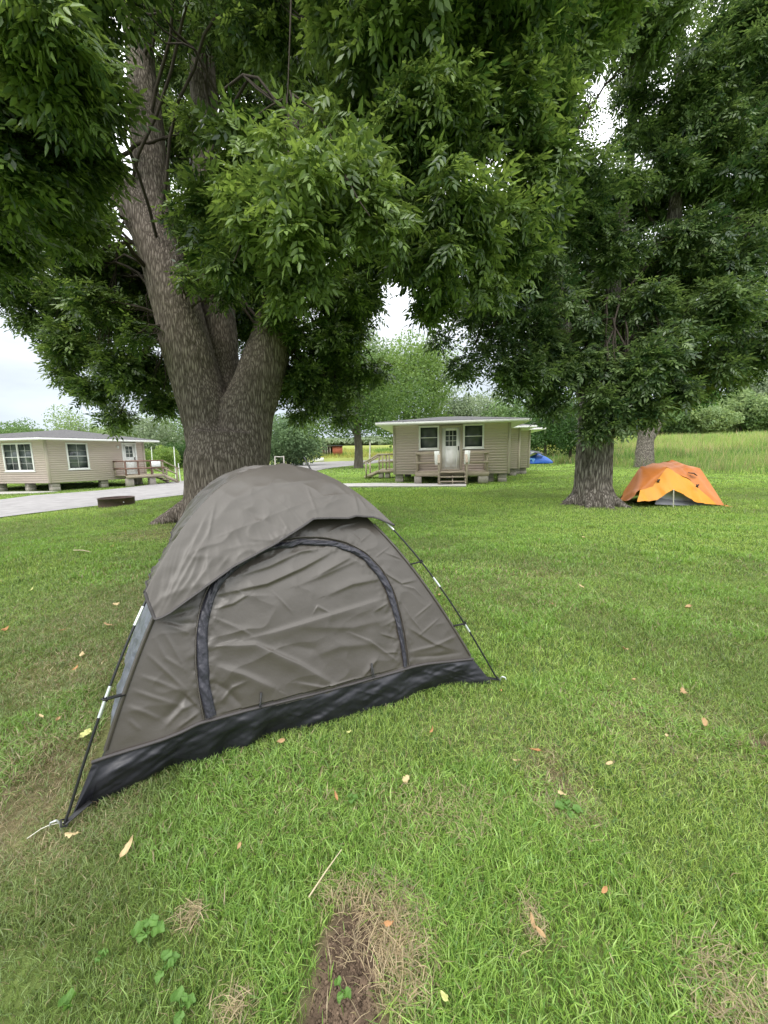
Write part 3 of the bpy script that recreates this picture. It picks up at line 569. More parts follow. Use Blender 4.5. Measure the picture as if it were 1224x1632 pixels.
BL = [(50, 50, 3.6, .75), (90, 120, 4.0, .6), (30, 190, 4.2, .9), (110, 230, 5.0, .55), (40, 320, 5.2, .9), (115, 20, 4.6, .55), (85, 330, 6.0, .65), (280, 130, 10.6, .8, .5), (290, 210, 10.6, .7, .5), (275, 30, 10.4, .8, .5), (-60, 120, 4.5, 1.2), (-80, 350, 6, 1.2), (20, 380, 6.5, .5),
      (150, 60, 7.5, .5), (130, 420, 9, .9), (60, 455, 9.8, .65, .8), (190, 500, 9.4, 1.0), (130, 550, 9.5, .8), (215, 590, 9.2, .85), (160, 625, 9.5, .5), (255, 640, 9.4, .45), (105, 560, 10, .5), (230, 450, 10, .9), (190, 665, 9.4, .3), (240, 520, 9.9, .8), (180, 440, 9.6, .9), (110, 490, 9.8, .8), (250, 600, 9.8, .6), (100, 600, 9.6, .4), (50, 510, 9.8, .45), (150, 480, 8.2, .5), (215, 540, 8.0, .35, .8), (310, 520, 11, 1.0), (385, 520, 11, 1.0), (370, 580, 11, .6), (330, 470, 10.6, .9), (420, 480, 10.6, .9), (300, 340, 7.9, .40, .7), (310, 200, 7.9, .35, .5), (350, 460, 8.0, .30, .6), (300, 440, 7.8, .25, .5), (440, 500, 8.2, .28, .8), (470, 530, 8.6, .35), (420, 440, 8.2, .4), (140, 330, 7.6, .5, .7), (130, 140, 7.4, .5, .6), (330, 20, 7.6, .5, .6), (20, 440, 8.5, .5, .6), (-40, 430, 9, 1.0),
      (300, 420, 10.5, 1.3), (330, 60, 10.8, 1.6, .7), (400, 150, 10.6, 1.5, .75), (300, 250, 10.8, 1.2, .75), (390, 330, 10.3, 1.3, .9), (520, 70, 9, 1.6, .9), (480, 230, 9.6, 1.2), (270, -60, 8, 1.6, .6), (430, -80, 8, 1.6, .7), (390, 430, 10.4, 1.0, 1),
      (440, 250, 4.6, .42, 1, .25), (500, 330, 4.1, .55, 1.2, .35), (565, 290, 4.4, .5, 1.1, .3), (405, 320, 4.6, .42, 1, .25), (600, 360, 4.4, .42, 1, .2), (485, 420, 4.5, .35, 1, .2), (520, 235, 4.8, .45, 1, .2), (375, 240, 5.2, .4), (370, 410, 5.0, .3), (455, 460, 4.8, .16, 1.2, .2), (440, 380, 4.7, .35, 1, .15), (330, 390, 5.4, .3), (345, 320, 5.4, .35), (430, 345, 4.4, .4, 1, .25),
      (640, 90, 5.0, .9), (700, 215, 5.0, .75), (760, 70, 5.5, .95), (800, 170, 5.5, .75), (850, 260, 5.6, .5, 1, .1), (720, 320, 5.0, .7), (640, 240, 5.2, .75), (800, 345, 5.5, .5, 1, .1), (765, 425, 5.4, .5, 1, .1), (690, 420, 5.2, .5), (850, 60, 6.0, .9), (880, 150, 6, .5), (820, 400, 6, .4), (785, 470, 5.8, .28), (700, 480, 6, .35), (870, 330, 6, .3), (650, 400, 6, .42),
      (590, 10, 5.0, .9), (560, 130, 5.6, .85), (940, 20, 6.2, .8, .8, .2), (640, -80, 4.5, 1.2), (800, -60, 5, 1.2), (450, 30, 6.5, .9), (960, -80, 6, 1.1), (420, 90, 8.6, .8),
      (500, 460, 8.5, .8), (545, 540, 8.8, .75), (490, 590, 9.2, .6), (570, 440, 8.2, .8), (600, 390, 8, .8), (585, 590, 9.2, .4), (505, 640, 9.4, .38), (560, 630, 9.4, .3), (475, 615, 9.5, .45), (530, 615, 9.5, .42), (455, 600, 9.7, .4), (480, 660, 9.6, .22), (545, 660, 9.6, .2), (520, 560, 9.2, .5), (565, 520, 9, .4), (460, 350, 8.4, .7), (620, 300, 8.2, 1), (585, 480, 8.6, .4),  (460, 540, 9.6, .5), (530, 590, 9.8, .5), (560, 495, 9.6, .7),
      (60, -150, 4, 1.6, .5), (300, -250, 6, 2, .35), (600, -300, 5, 2, .35), (900, -300, 6, 1.8, .35)]  # unseen crown above the frame, added for the shade it casts
def dead_twigs(br):
    for pts in [[(455, 150, 4.6), (462, 190, 4.5), (450, 215, 4.45), (442, 235, 4.4)], [(462, 145, 4.6), (470, 175, 4.5), (482, 195, 4.45)], [(466, 150, 4.6), (500, 175, 4.5), (528, 215, 4.4), (536, 245, 4.4)], [(452, 158, 4.6), (425, 172, 4.6), (402, 190, 4.6)], [(560, 120, 5), (585, 106, 5), (612, 112, 5)], [(465, -30, 4.8), (462, 60, 4.7), (460, 110, 4.7), (458, 160, 4.6)],
                [(550, 280, 3.9), (572, 320, 3.9), (590, 345, 3.9)], [(598, 250, 4.2), (602, 320, 4.2), (600, 372, 4.2)], [(385, 385, 4.6), (378, 405, 4.6), (372, 420, 4.6)]]:
        P = resample(P3(*pts), 10, 1); br.tube(P, np.linspace(.013, .005, 10), 6)
big_tree('ash_tree', 'huge grey barked tree with three thick stems rising behind the brown tent', LB, [(stemL[3:], [.5, .49, .40, .34, .28, .22, .14]), (stemU, [.33, .36, .36, .34, .31, .29, .26, .2]), (stemM[3:], [.38, .36, .34, .32, .30, .26, .2]), (stemR[3:], [.43, .37, .28, .20, .14, .11, .08])],
         skinsL, BL, M['bark'], (np.array([.030, .064, .018]), np.array([.20, .285, .082])), 4, 7.0, .024, (.030, 19, .20, 0, .05), dead_twigs)
# right ash
RB = gt(955, 806) + np.array([.05, .45, 0]); RB[2] = 0
boleR = np.array([RB + [0, 0, -.15], RB + [0, 0, .12], RB + [0, 0, .5], RB + [0, 0, 1.1], RB + [-.02, 0, 1.8], RB + [-.05, 0, 2.4], RB + [-.02, 0, 3.0]])
sR1 = np.concatenate([[boleR[-2]], P3((962, 560, 10), (975, 500, 10), (980, 440, 10), (990, 360, 10), (1005, 250, 10), (1010, 120, 10), (1015, 0, 10))])
sR2 = np.concatenate([[boleR[-3]], P3((1000, 570, 10.1), (1045, 490, 10.1), (1070, 400, 10.1), (1078, 300, 10.1), (1080, 180, 10.1), (1085, 50, 10.2))])
sR3 = np.concatenate([[boleR[-3]], P3((920, 580, 9.9), (893, 500, 9.8), (880, 400, 9.7), (872, 280, 9.6), (868, 150, 9.6))])
skinsR = [(boleR, [.56, .50, .44, .41, .41, .39, .32]), (sR1, [.26, .22, .19, .16, .13, .10, .08, .05]), (sR2, [.24, .21, .19, .17, .14, .11, .07]), (sR3, [.2, .17, .14, .12, .09, .05])]
for ang, ln in [(185, .95), (235, .75), (280, .70), (325, .85), (355, .8), (60, .75), (130, .8)]:
    d = np.array([math.cos(rad(ang)), math.sin(rad(ang)), 0]); skinsR.append((np.array([RB + d * .25 + [0, 0, .45], RB + d * .42 + [0, 0, .15], RB + d * ln * .80 + [0, 0, -.02], RB + d * (ln * .8 + .2) + [0, 0, -.1]]), [.18, .14, .075, .04]))
BR = [(900, 330, 9.2, 1.3), (850, 470, 9, 1.25), (785, 520, 8.8, .9), (745, 575, 9, .6), (712, 540, 8.8, .33), (820, 595, 9, .75), (880, 630, 9.3, .5), (860, 560, 9.6, .8), (1000, 590, 8.8, .8), (955, 640, 8.8, .45), (1045, 560, 9, .9), (1075, 625, 9, .45), (1010, 645, 9, .4), (960, 580, 8.9, .5), (985, 665, 8.9, .35), (950, 680, 9, .25), (1030, 655, 9, .35), (905, 590, 9.2, .6),
      (1120, 500, 9.5, 1.2), (1150, 390, 9.5, 1.3), (1190, 560, 10, .9), (1180, 250, 9.5, 1.4), (1130, 130, 9.2, 1.3), (1200, 40, 9, 1.2), (1100, 300, 10.4, 1.0, .9), (950, 430, 10.8, 1.1, .8), (960, 320, 11.4, .9, .6), (880, 200, 10.4, 1.2, .6), (1050, 470, 10.8, 1.0, .9), (1140, 600, 9.8, .7), (1110, 570, 10.5, .7),
      (1040, 40, 8.2, .85, .8, .3),  (1010, 440, 11.8, .9, .8), (985, 480, 9.4, .3, .7), (1060, 540, 9.2, .5), (950, 520, 9.2, .45), (1000, 120, 10.5, .7, .35), (985, 400, 9.2, .6), (1000, 300, 9.2, .55, .8), (1075, 380, 9.3, .7), (1070, 270, 9.3, .6, .8), (1085, 180, 9.2, .6), (1010, 210, 9.3, .4, .7), (1015, 150, 9.3, .4, .7), (1030, 480, 9.2, .6), (950, 380, 9.4, .6), (970, 60, 7.8, .6, .6, .2), (1060, 200, 9.8, .8, .6), (1280, 300, 10, 1.8), (1300, 500, 10, 1.4), (1290, 100, 9.5, 1.8), (1215, 470, 10, .9), (930, 500, 10.6, .9, .9), (1010, 350, 11, .8, .5), (1000, 480, 10.8, .8, .7), (1100, -80, 9, 1.6, .6), (900, 60, 10, 1.2, .5), (760, 480, 9.6, .7), (800, 400, 9.8, 1.0), (1080, 420, 10.2, .9), (700, 470, 9.4, .5, .8),
      (1000, -150, 9, 1.8, .4), (1250, -150, 9, 2, .4), (930, 520, 12.5, 1.4, .6), (1100, 450, 13, 1.8, .6), (860, 380, 12.5, 1.5, .5), (1150, 250, 13, 1.8, .5), (890, 480, 12.5, 1.2, .6)]  # leading entries are unseen crown overhead, added for shade
big_tree('ash_tree', 'broad shade tree with deeply furrowed trunk beside the orange tent', RB, [(sR1[1:], [.22, .19, .16, .13, .10, .08, .05]), (sR2[1:], [.21, .19, .17, .14, .11, .07]), (sR3[1:], [.17, .14, .12, .09, .05])],
         skinsR, BR, M['bark_right'], (np.array([.026, .058, .020]), np.array([.17, .245, .083])), 8, 5.0, .022, (.045, 15, .20, 5, .05))
# ------------------------------------------------------------------ distant trees
def far_tree(name, label, px, Y, top_px, w_px, c0, c1, seed, base_frac=.25, n=5200, leaf=.34, trunk=.25, group=None, tw=None, lean=0, kind='tree', limbs=True, trunks=1, barkm=None, gaps=.0):
    rng = np.random.default_rng(seed); b = at_y(px, Y); hor = 726.9 - (px - 612) * .01745
    ht = EYE[2] + (hor - top_px) / FOC * Y * .985 - b[2]; R = w_px / FOC * Y / 2 * 1.12
    root = empty(name, b, label=label, cat=kind, group=group)
    z0 = ht * base_frac * .45; cz = (ht + z0) / 2; hz = (ht - z0) / 2; k = 22 if R > 1.2 else 8
    lum = []; 
    for i in range(k):
        d = unit(rng.normal(0, 1, 3)); f = rng.uniform(.35, .85); lum.append((b + np.array([d[0] * R * f, d[1] * R * f, cz + d[2] * hz * f * .9]), rng.uniform(.34, .52)))
    P = []; n = int(n * 2.6)
    for (c, s) in lum:
        q = unit(rng.normal(0, 1, (n // k, 3))) * (rng.random(n // k) ** .33)[:, None] * np.array([R, R, hz]) * s * np.array([1, 1, 1.]) ; P.append(c + q)
    P = np.concatenate(P); lo, hi = np.percentile(P[:, 2], [1, 99.2]); P[:, 2] = b[2] + z0 + (P[:, 2] - lo) / (hi - lo) * (ht - z0)
    for ax in (0, 1): lo, hi = np.percentile(P[:, ax], [1.5, 98.5]); P[:, ax] = b[ax] + (P[:, ax] - (lo + hi) / 2) / (hi - lo) * 2 * R
    P = P[fbm(P / max(R, 1) * 2.2, seed, 2) > .30 + gaps]
    m = len(P); a = unit(rng.normal(0, 1, (m, 3))); u = unit(np.cross(a, rng.normal(0, 1, (m, 3)))); l = leaf * max(1., Y / 55) * rng.uniform(.5, 1.4, m)[:, None]
    V = np.stack([P - a * l * .5, P + u * l * .28, P + a * l * .5, P - u * l * .28 + np.cross(a, u) * l * .15], 1); i = np.arange(m)[:, None] * 4
    mv = np.clip(.45 + .9 * (fbm(P / max(R, 1) * 3, seed + 5, 2) - .5) + rng.normal(0, .18, m), 0, 1)[:, None]; C = (c0 * (1 - mv) + c1 * mv)
    npm('crown', V.reshape(-1, 3), [np.concatenate([i + np.array([[0, 1, 2]]), i + np.array([[0, 2, 3]])])], M['far_leaf'], root, smooth=False, col=C.repeat(4, 0))
    mb = MB(); tw = tw or ht * .022
    for t in range(trunks):
        dx = (t - (trunks - 1) / 2) * tw * 4; top = b + np.array([dx * 1.5 + lean, 0, ht * .8])
        pl = wobble(b + np.array([dx, 0, -.2]), top, 9, .02 * ht, rng); mb.tube(pl, np.array([1.25, 1, .9, .8, .65, .5, .38, .25, .12]) * tw, 9)
        if limbs:
            for c, s in lum[:10]:
                q = pl[rng.integers(3, 7)]; mb.tube(wobble(q, c, 7, .03 * ht, rng, .02 * ht), np.linspace(tw * .38, tw * .08, 7), 6)
    mb.build('trunk', barkm or M['bark_far'], root, True)
    return root
G = lambda *a: np.array(a, float)
g_dark = (G(.030, .070, .022), G(.075, .140, .040)); g_mid = (G(.085, .155, .058), G(.20, .29, .115)); g_light = (G(.13, .20, .085), G(.29, .37, .16)); g_yel = (G(.10, .175, .045), G(.26, .34, .095)); g_haze = (G(.15, .20, .12), G(.30, .36, .22))  # g_haze and the paler greens carry distance haze in the leaf colour
far_tree('maple_tree', 'upright tree on the grass beside the road left of the middle cabin', 571, 45, 566, 150, G(.05, .10, .03), G(.15, .225, .068), 21, .66, 12000, .27, tw=.50, barkm=M['bark_far'])
far_tree('maple_tree', 'light green round crowned tree rising behind the middle cabin', 648, 66, 556, 115, G(.09, .16, .045), G(.23, .32, .10), 22, .42, 12000, .33, tw=.4)
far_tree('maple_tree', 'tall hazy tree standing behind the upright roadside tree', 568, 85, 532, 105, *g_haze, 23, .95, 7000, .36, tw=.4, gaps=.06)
far_tree('spruce_tree', 'dense rounded dark green tree beyond the road beside the big trunk', 458, 66, 666, 84, G(.09, .15, .075), G(.20, .28, .14), 24, .02, 8000, .34)
far_tree('poplar_tree', 'small bushy tree left of the red shed', 492, 125, 694, 30, *g_light, 25, .02, 3000, .4)
bgx = 'trees behind the cabins'
far_tree('wood_tree', 'mid green tree showing over the far left end of the left cabin roof', 18, 60, 674, 72, *g_mid, 31, .2, 4200, .3, group=bgx)
far_tree('wood_tree', 'airy light green tree rising over the left cabin roof peak', 130, 58, 656, 98, *g_light, 32, .2, 4600, .26, group=bgx, gaps=.10)
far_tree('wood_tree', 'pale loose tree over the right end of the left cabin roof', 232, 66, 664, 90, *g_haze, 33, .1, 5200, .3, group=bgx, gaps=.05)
far_tree('wood_tree', 'green tree partly hidden by the big three stemmed trunk', 300, 75, 672, 95, *g_mid, 34, .05, 5200, .34, group=bgx)
far_tree('shrub', 'bright green rounded shrub past the left cabin steps', 265, 47, 712, 34, *g_yel, 35, .0, 2600, .16, tw=.05, kind='shrub', limbs=False)
far_tree('shrub', 'small bright shrub at the right corner of the left cabin', 240, 50, 717, 22, *g_yel, 36, .0, 1500, .16, tw=.05, kind='shrub', limbs=False)
far_tree('shrub', 'dark bushy growth behind the bright shrub', 292, 60, 705, 50, *g_dark, 37, .0, 3000, .25, tw=.05, kind='shrub', limbs=False)
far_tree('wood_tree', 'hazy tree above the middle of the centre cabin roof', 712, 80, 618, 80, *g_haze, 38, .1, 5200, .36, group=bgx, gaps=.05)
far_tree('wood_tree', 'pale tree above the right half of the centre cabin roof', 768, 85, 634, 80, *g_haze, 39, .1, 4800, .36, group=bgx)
far_tree('wood_tree', 'tree behind the right end of the centre cabin roof', 822, 78, 640, 80, *g_mid, 40, .1, 4800, .36, group=bgx)
far_tree('twin_trunk_tree', 'dark green tree with two slim trunks right of the blue tent', 914, 43, 628, 88, *g_dark, 41, .40, 7000, .24, tw=.17, trunks=2, barkm=M['bark_dark'])
far_tree('wood_tree', 'dark tree behind the blue tent and the cabin corner', 868, 60, 636, 80, *g_dark, 42, .22, 5200, .32, group=bgx)
far_tree('wood_tree', 'bushy tree seen between the furrowed trunk and the forked grey trunk', 985, 88, 652, 70, *g_mid, 43, .0, 4200, .36, group=bgx)
far_tree('wood_tree', 'low green tree just behind the forked grey trunk', 1046, 84, 652, 70, *g_mid, 44, .0, 4200, .36, group=bgx)
tl = 'tree line behind the tall grass'
for i, (px, Y, top, w, cc, lab, gp) in enumerate([(1078, 86, 648, 66, g_light, 'pale leafy tree at the left end of the far tree line', 0), (1116, 80, 652, 60, g_light, 'low rounded tree in the far tree line right of the forked trunk', 0), (1146, 92, 634, 62, g_light, 'light green tree with slim pale stems in the far tree line', .04),
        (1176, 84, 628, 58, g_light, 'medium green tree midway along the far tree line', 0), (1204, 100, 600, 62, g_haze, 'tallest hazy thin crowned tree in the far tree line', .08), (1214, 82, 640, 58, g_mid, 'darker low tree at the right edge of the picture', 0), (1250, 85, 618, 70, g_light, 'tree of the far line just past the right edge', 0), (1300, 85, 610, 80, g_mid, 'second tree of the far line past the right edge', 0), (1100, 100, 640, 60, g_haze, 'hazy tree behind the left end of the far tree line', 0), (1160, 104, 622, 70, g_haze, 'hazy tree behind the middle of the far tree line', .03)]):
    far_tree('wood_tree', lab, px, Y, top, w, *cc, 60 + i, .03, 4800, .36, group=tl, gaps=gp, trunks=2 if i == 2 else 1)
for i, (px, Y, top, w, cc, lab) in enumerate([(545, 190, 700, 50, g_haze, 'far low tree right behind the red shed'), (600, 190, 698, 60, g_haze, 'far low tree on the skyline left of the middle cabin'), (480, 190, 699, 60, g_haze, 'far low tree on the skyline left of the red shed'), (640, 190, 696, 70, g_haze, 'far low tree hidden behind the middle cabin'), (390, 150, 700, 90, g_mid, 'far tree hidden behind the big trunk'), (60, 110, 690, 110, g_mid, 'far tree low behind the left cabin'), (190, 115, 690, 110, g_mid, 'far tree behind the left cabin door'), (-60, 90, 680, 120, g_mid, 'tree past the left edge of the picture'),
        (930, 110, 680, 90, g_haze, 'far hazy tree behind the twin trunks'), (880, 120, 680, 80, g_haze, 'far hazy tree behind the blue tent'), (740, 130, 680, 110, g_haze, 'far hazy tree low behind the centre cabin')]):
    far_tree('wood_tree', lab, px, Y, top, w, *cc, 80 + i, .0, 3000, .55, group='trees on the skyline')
# forked grey tree beyond the tall grass edge
def forked_tree():
    rng = np.random.default_rng(77); Y = 27; b = at_y(1028, Y); root = empty('forked_tree', b, label='grey barked tree with a forked leaning trunk standing in the tall grass', cat='tree'); s = 27 / FOC
    def q(px, py, dy=0): return atd(px, py, Y + dy)
    sk = [(np.array([b - [0, 0, .3], q(1027, 722), q(1028, 705), q(1030, 690)]), [.65, .56, .50, .46]),
          (np.array([q(1030, 705), q(1044, 682), q(1056, 660), q(1066, 642), q(1078, 622), q(1085, 590)]), [.36, .33, .30, .26, .20, .12]),
          (np.array([q(1027, 700), q(1024, 675), q(1018, 650), q(1012, 610)]), [.38, .28, .22, .14]), (np.array([q(1060, 652), q(1080, 640), q(1094, 633)]), [.2, .14, .08])]
    link('trunk', bark_relief(fuse(sk, .05), .05, 9, .25, 3), M['bark_right'], root)
    out = dict(V=[], F=[], C=[], n=0); T = [twig_template(rng, 6, 1, .24, .12, .3, False) for _ in range(3)]
    for px, py, r in [(1085, 600, 1.6), (1110, 630, 1.2), (1010, 600, 1.8), (1060, 570, 2.0), (985, 640, 1.4), (1120, 590, 1.5), (1000, 560, 1.8), (1040, 520, 2.2)]:
        P = lump_points(q(px, py), r, int(170 * r * r), rng); scatter_twigs(P, rng.uniform(.8, 1.2, len(P)), T, rng, G(.03, .085, .022), G(.11, .20, .045), out)
    npm('crown', np.concatenate(out['V']), out['F'], M['far_leaf'], root, smooth=False, col=np.concatenate(out['C']))
forked_tree()
# ------------------------------------------------------------------ the brown dome tent
def crease_field(X, Z, CL):
    """CL: list of (polyline in X,Z ; amplitude ; wide side ; narrow side)"""
    D = np.zeros(np.shape(X))
    for pts, amp, w1, w2 in CL:
        pts = np.asarray(pts); seg = np.linalg.norm(np.diff(pts, axis=0), axis=1); tot = seg.sum(); best = np.full(np.shape(X), 1e9); sg = np.zeros(np.shape(X)); uu = np.zeros(np.shape(X)); acc = 0
        for i in range(len(pts) - 1):
            a = pts[i]; d = pts[i + 1] - a; l2 = d @ d; t = np.clip(((X - a[0]) * d[0] + (Z - a[1]) * d[1]) / l2, 0, 1)
            ex = X - a[0] - t * d[0]; ez = Z - a[1] - t * d[1]; r = np.hypot(ex, ez); c = d[0] * ez - d[1] * ex
            m = r < best; best = np.where(m, r, best); sg = np.where(m, c, sg); uu = np.where(m, (acc + t * seg[i]) / tot, uu); acc += seg[i]
        w = np.where(sg > 0, w1, w2); D += amp * np.exp(-(best / w) ** 1.6) * np.sin(np.pi * np.clip(uu, .03, .97)) ** .6
    return D
def lines(items):
    out = []
    for px, amp, w1, w2 in items: out.append((px2xz(px), amp * KS, w1 * KS, w2 * KS))
    return out
PANEL_CR = lines([([(232, 1039), (266, 1070), (303, 1105)], .004, .006, .010), ([(248, 1017), (264, 1048), (295, 1067)], .004, .006, .012), ([(259, 1002), (277, 1032), (292, 1061)], .004, .006, .012),
    ([(266, 993), (286, 1002), (303, 1010)], .004, .007, .012), ([(222, 1076), (255, 1087), (288, 1101)], .004, .006, .012), ([(207, 1098), (240, 1109), (281, 1122)], .004, .005, .012), ([(200, 1124), (233, 1135), (257, 1147)], .004, .005, .014),
    ([(205, 1146), (225, 1164)], .003, .005, .010), ([(318, 1134), (295, 1112), (270, 1140), (256, 1149)], -.008, .018, .022), ([(320, 1130), (288, 1098)], .005, .006, .010), ([(320, 1134), (281, 1162)], .005, .006, .010), ([(316, 1120), (290, 1130), (262, 1160)], .005, .01, .012),
    ([(262, 985), (300, 973), (318, 968)], -.007, .014, .02), ([(258, 990), (290, 995), (318, 992)], -.006, .016, .010), ([(600, 905), (640, 930), (662, 925)], .006, .012, .006), ([(612, 880), (650, 895)], .005, .012, .006), ([(640, 960), (655, 985), (672, 1005)], .005, .006, .01),
    ([(638, 932), (660, 938), (672, 950)], .004, .005, .01), ([(650, 1000), (690, 1025), (720, 1035)], .006, .018, .008), ([(648, 1040), (690, 1030), (735, 1010)], .005, .008, .014), ([(560, 850), (575, 862), (592, 848)], .004, .006, .01), ([(520, 850), (545, 838), (570, 832)], .004, .008, .006), ([(598, 888), (622, 870)], .003, .004, .006),
    ([(655, 1048), (700, 1045), (735, 1040)], -.005, .012, .01), ([(660, 985), (690, 960)], .003, .006, .006), ([(665, 1015), (700, 985)], .003, .006, .006)])
DOOR_CR = lines([([(388, 1020), (440, 1007), (526, 981), (616, 953)], .011, .012, .040), ([(369, 922), (429, 903), (478, 880), (540, 870)], .010, .030, .010), ([(346, 948), (425, 931), (479, 907), (534, 877)], .014, .035, .010),
    ([(505, 918), (558, 889)], .010, .028, .010), ([(470, 935), (520, 915), (575, 890)], .007, .03, .012), ([(518, 950), (560, 932), (609, 922)], .009, .030, .012), ([(332, 1031), (406, 1027), (478, 1059), (530, 1090)], .016, .012, .050), ([(340, 1060), (390, 1075), (440, 1098)], .012, .014, .04),
    ([(554, 1008), (589, 1022), (636, 1056)], .005, .005, .014), ([(434, 943), (464, 975)], .004, .004, .009), ([(497, 979), (505, 966), (528, 979)], .004, .004, .010), ([(343, 985), (381, 1001), (400, 1012)], .006, .005, .018), ([(343, 1031), (378, 1020)], .005, .005, .014),
    ([(469, 1087), (518, 1095), (573, 1079)], .006, .006, .020), ([(350, 1120), (370, 1095), (392, 1085)], .005, .008, .012), ([(336, 1085), (360, 1098), (385, 1125)], -.008, .016, .020), ([(345, 970), (372, 962), (400, 945)], .006, .014, .006), ([(600, 1050), (575, 1080)], .006, .008, .016), ([(480, 1000), (560, 1000), (625, 985)], .006, .03, .02),
    ([(500, 1045), (540, 1030), (610, 1025)], .006, .03, .02), ([(445, 1025), (500, 1035), (520, 1062)], -.006, .03, .03), ([(632, 1018), (605, 1010)], .004, .005, .01), ([(636, 1040), (612, 1040)], .004, .005, .01), ([(620, 960), (595, 975)], .004, .006, .01), ([(365, 935), (392, 950), (430, 950)], .005, .008, .02)])
FLY_CR = lines([([(361, 791), (397, 816), (457, 849)], -.009, .022, .012), ([(415, 825), (494, 794), (554, 784)], .004, .004, .010), ([(336, 855), (376, 840), (408, 829)], .004, .004, .010), ([(330, 860), (343, 797)], .006, .012, .006), ([(252, 978), (285, 910), (332, 813)], .010, .010, .022),
    ([(262, 971), (297, 906), (336, 838)], .009, .008, .018), ([(299, 943), (327, 903), (332, 873)], .008, .008, .016), ([(275, 955), (305, 915), (322, 870)], .007, .008, .014), ([(554, 785), (563, 819)], .010, .012, .022), ([(482, 776), (500, 825)], .006, .010, .010), ([(506, 812), (530, 782)], .006, .008, .014),
    ([(421, 778), (460, 772), (500, 764)], .007, .018, .008), ([(380, 795), (430, 772), (470, 770)], .006, .02, .01), ([(440, 800), (455, 812)], .004, .006, .01), ([(354, 872), (380, 866), (420, 862)], .005, .006, .014), ([(385, 870), (368, 838)], .006, .008, .012), ([(440, 866), (452, 838), (438, 815)], .005, .006, .012), ([(345, 905), (365, 880)], .006, .012, .012), ([(500, 760), (530, 775), (560, 800)], .006, .02, .02), ([(340, 830), (365, 800), (400, 775)], .010, .020, .03)])
def fine(X, Z, seed, amp=.0035, sc=7):
    q = np.stack([X * sc + Z * sc * .5, Z * sc * 1.6 - X * sc * .3], -1); r = 1 - np.abs(2 * fbm(q, seed, 2) - 1)
    q2 = np.stack([X * sc * .5, Z * sc * .5], -1)
    return amp * KS * ((r ** 2) * 2.2 - 1) * (.4 + vn(q2, seed + 4)) + amp * 2.2 * KS * (fbm(q2, seed + 8, 2) - .5)
def clamp_edges(u, w=.05): return np.clip(np.minimum(u, 1 - u) / w, 0, 1)
FN = None
def surf_normal(P):                       # P (nu,nv,3) grid -> unit normals
    du = np.gradient(P, axis=0); dv = np.gradient(P, axis=1); return unit(np.cross(du, dv))
ARCH = resample(px2xz(ARCH_PX), 160, 6); BANDT = resample(px2xz(BAND_PX), 200, 4)
def arch_dist(X, Z):                      # signed, + inside the door
    P = np.concatenate([ARCH, ARCH[:1]]); best = np.full(np.shape(X), 1e9)
    for i in range(0, len(ARCH) - 1, 1):
        a = P[i]; d = P[i + 1] - a; t = np.clip(((X - a[0]) * d[0] + (Z - a[1]) * d[1]) / (d @ d), 0, 1); best = np.minimum(best, np.hypot(X - a[0] - t * d[0], Z - a[1] - t * d[1]))
    ins = inpoly(X, Z, [tuple(p) for p in ARCH]); return np.where(ins, best, -best)
def disp(X, Z, door):
    ad = arch_dist(X, Z)
    k = crease_field(X, Z, DOOR_CR if door else PANEL_CR) + fine(X, Z, 50 if door else 51, .0026 if door else .0026, 5)
    s = np.clip(np.abs(ad) / .09, 0, 1); puck = (fbm(np.stack([X * 26 + Z * 9, Z * 30 - X * 9], -1), 52, 2) - .5) * .014 * (1 - s) * KS   # puckers next to the zip
    e = .35 + .65 * np.clip(np.abs(ad) / .04, 0, 1)
    return k * e + puck
tent = empty('dome_tent', (TC[0], TC[1], 0), label='large greyish brown dome tent with black skirt pitched in front of the huge tree', cat='tent')
# front panel: from the skirt seam up under the fly
nu, nv = 520, 330
bt_a, bt_t = inv_front(BANDT[:, 0], BANDT[:, 1]); o_ = np.argsort(bt_t); tt = np.linspace(0, 1, nu)
a_low = np.interp(tt, np.concatenate([[0], bt_t[o_], [1]]), np.concatenate([[bt_a[o_][0]], bt_a[o_], [bt_a[o_][-1]]]))
tg = tt[:, None] * np.ones(nv)[None]; vg = np.linspace(0, 1, nv)[None]; ag = a_low[:, None] * (1 - vg) + .34 * vg
P = front(ag, tg); X, Z, _n = loc(P); Nn = surf_normal(P); Nn *= np.sign(-(Nn @ TN))[..., None]
d_ = disp(X, Z, False) * clamp_edges(tg, .03); PF = P + Nn * d_[..., None]; ad = arch_dist(X, Z)
F = gridF(nu, nv); keep = ad.ravel()[F].max(1) < .03 * KS
npm('front_panel', PF.reshape(-1, 3), [F[keep]], M['fabric'], tent)
# door panel
x0, x1 = ARCH[:, 0].min() - .01, ARCH[:, 0].max() + .01; z0, z1 = ARCH[:, 1].min() - .05, ARCH[:, 1].max() + .01
gx = np.linspace(x0, x1, 330); gz = np.linspace(z0, z1, 250); X, Z = np.meshgrid(gx, gz, indexing='ij'); a_, t_ = inv_front(X, Z); P = front(a_, t_); Nn = surf_normal(P); Nn *= np.sign(-(Nn @ TN))[..., None]
bz = np.interp(X, BANDT[:, 0], BANDT[:, 1]); ad = arch_dist(X, Z)
PD = P + Nn * (disp(X, Z, True) + .004 + .012 * ss(0, .25, ad))[..., None]
F = gridF(len(gx), len(gz)); keep = (ad.ravel()[F].min(1) > -.004) & ((Z - bz).ravel()[F].min(1) > -.012)
low = inpoly(X, Z, [tuple(p) for p in ARCH] ) | ((X > ARCH[0, 0]) & (X < ARCH[-1, 0]) & (Z < np.interp(X, [ARCH[0, 0], ARCH[-1, 0]], [ARCH[0, 1], ARCH[-1, 1]]) + .002) & (Z > bz - .012)); keep |= low.ravel()[F].all(1)
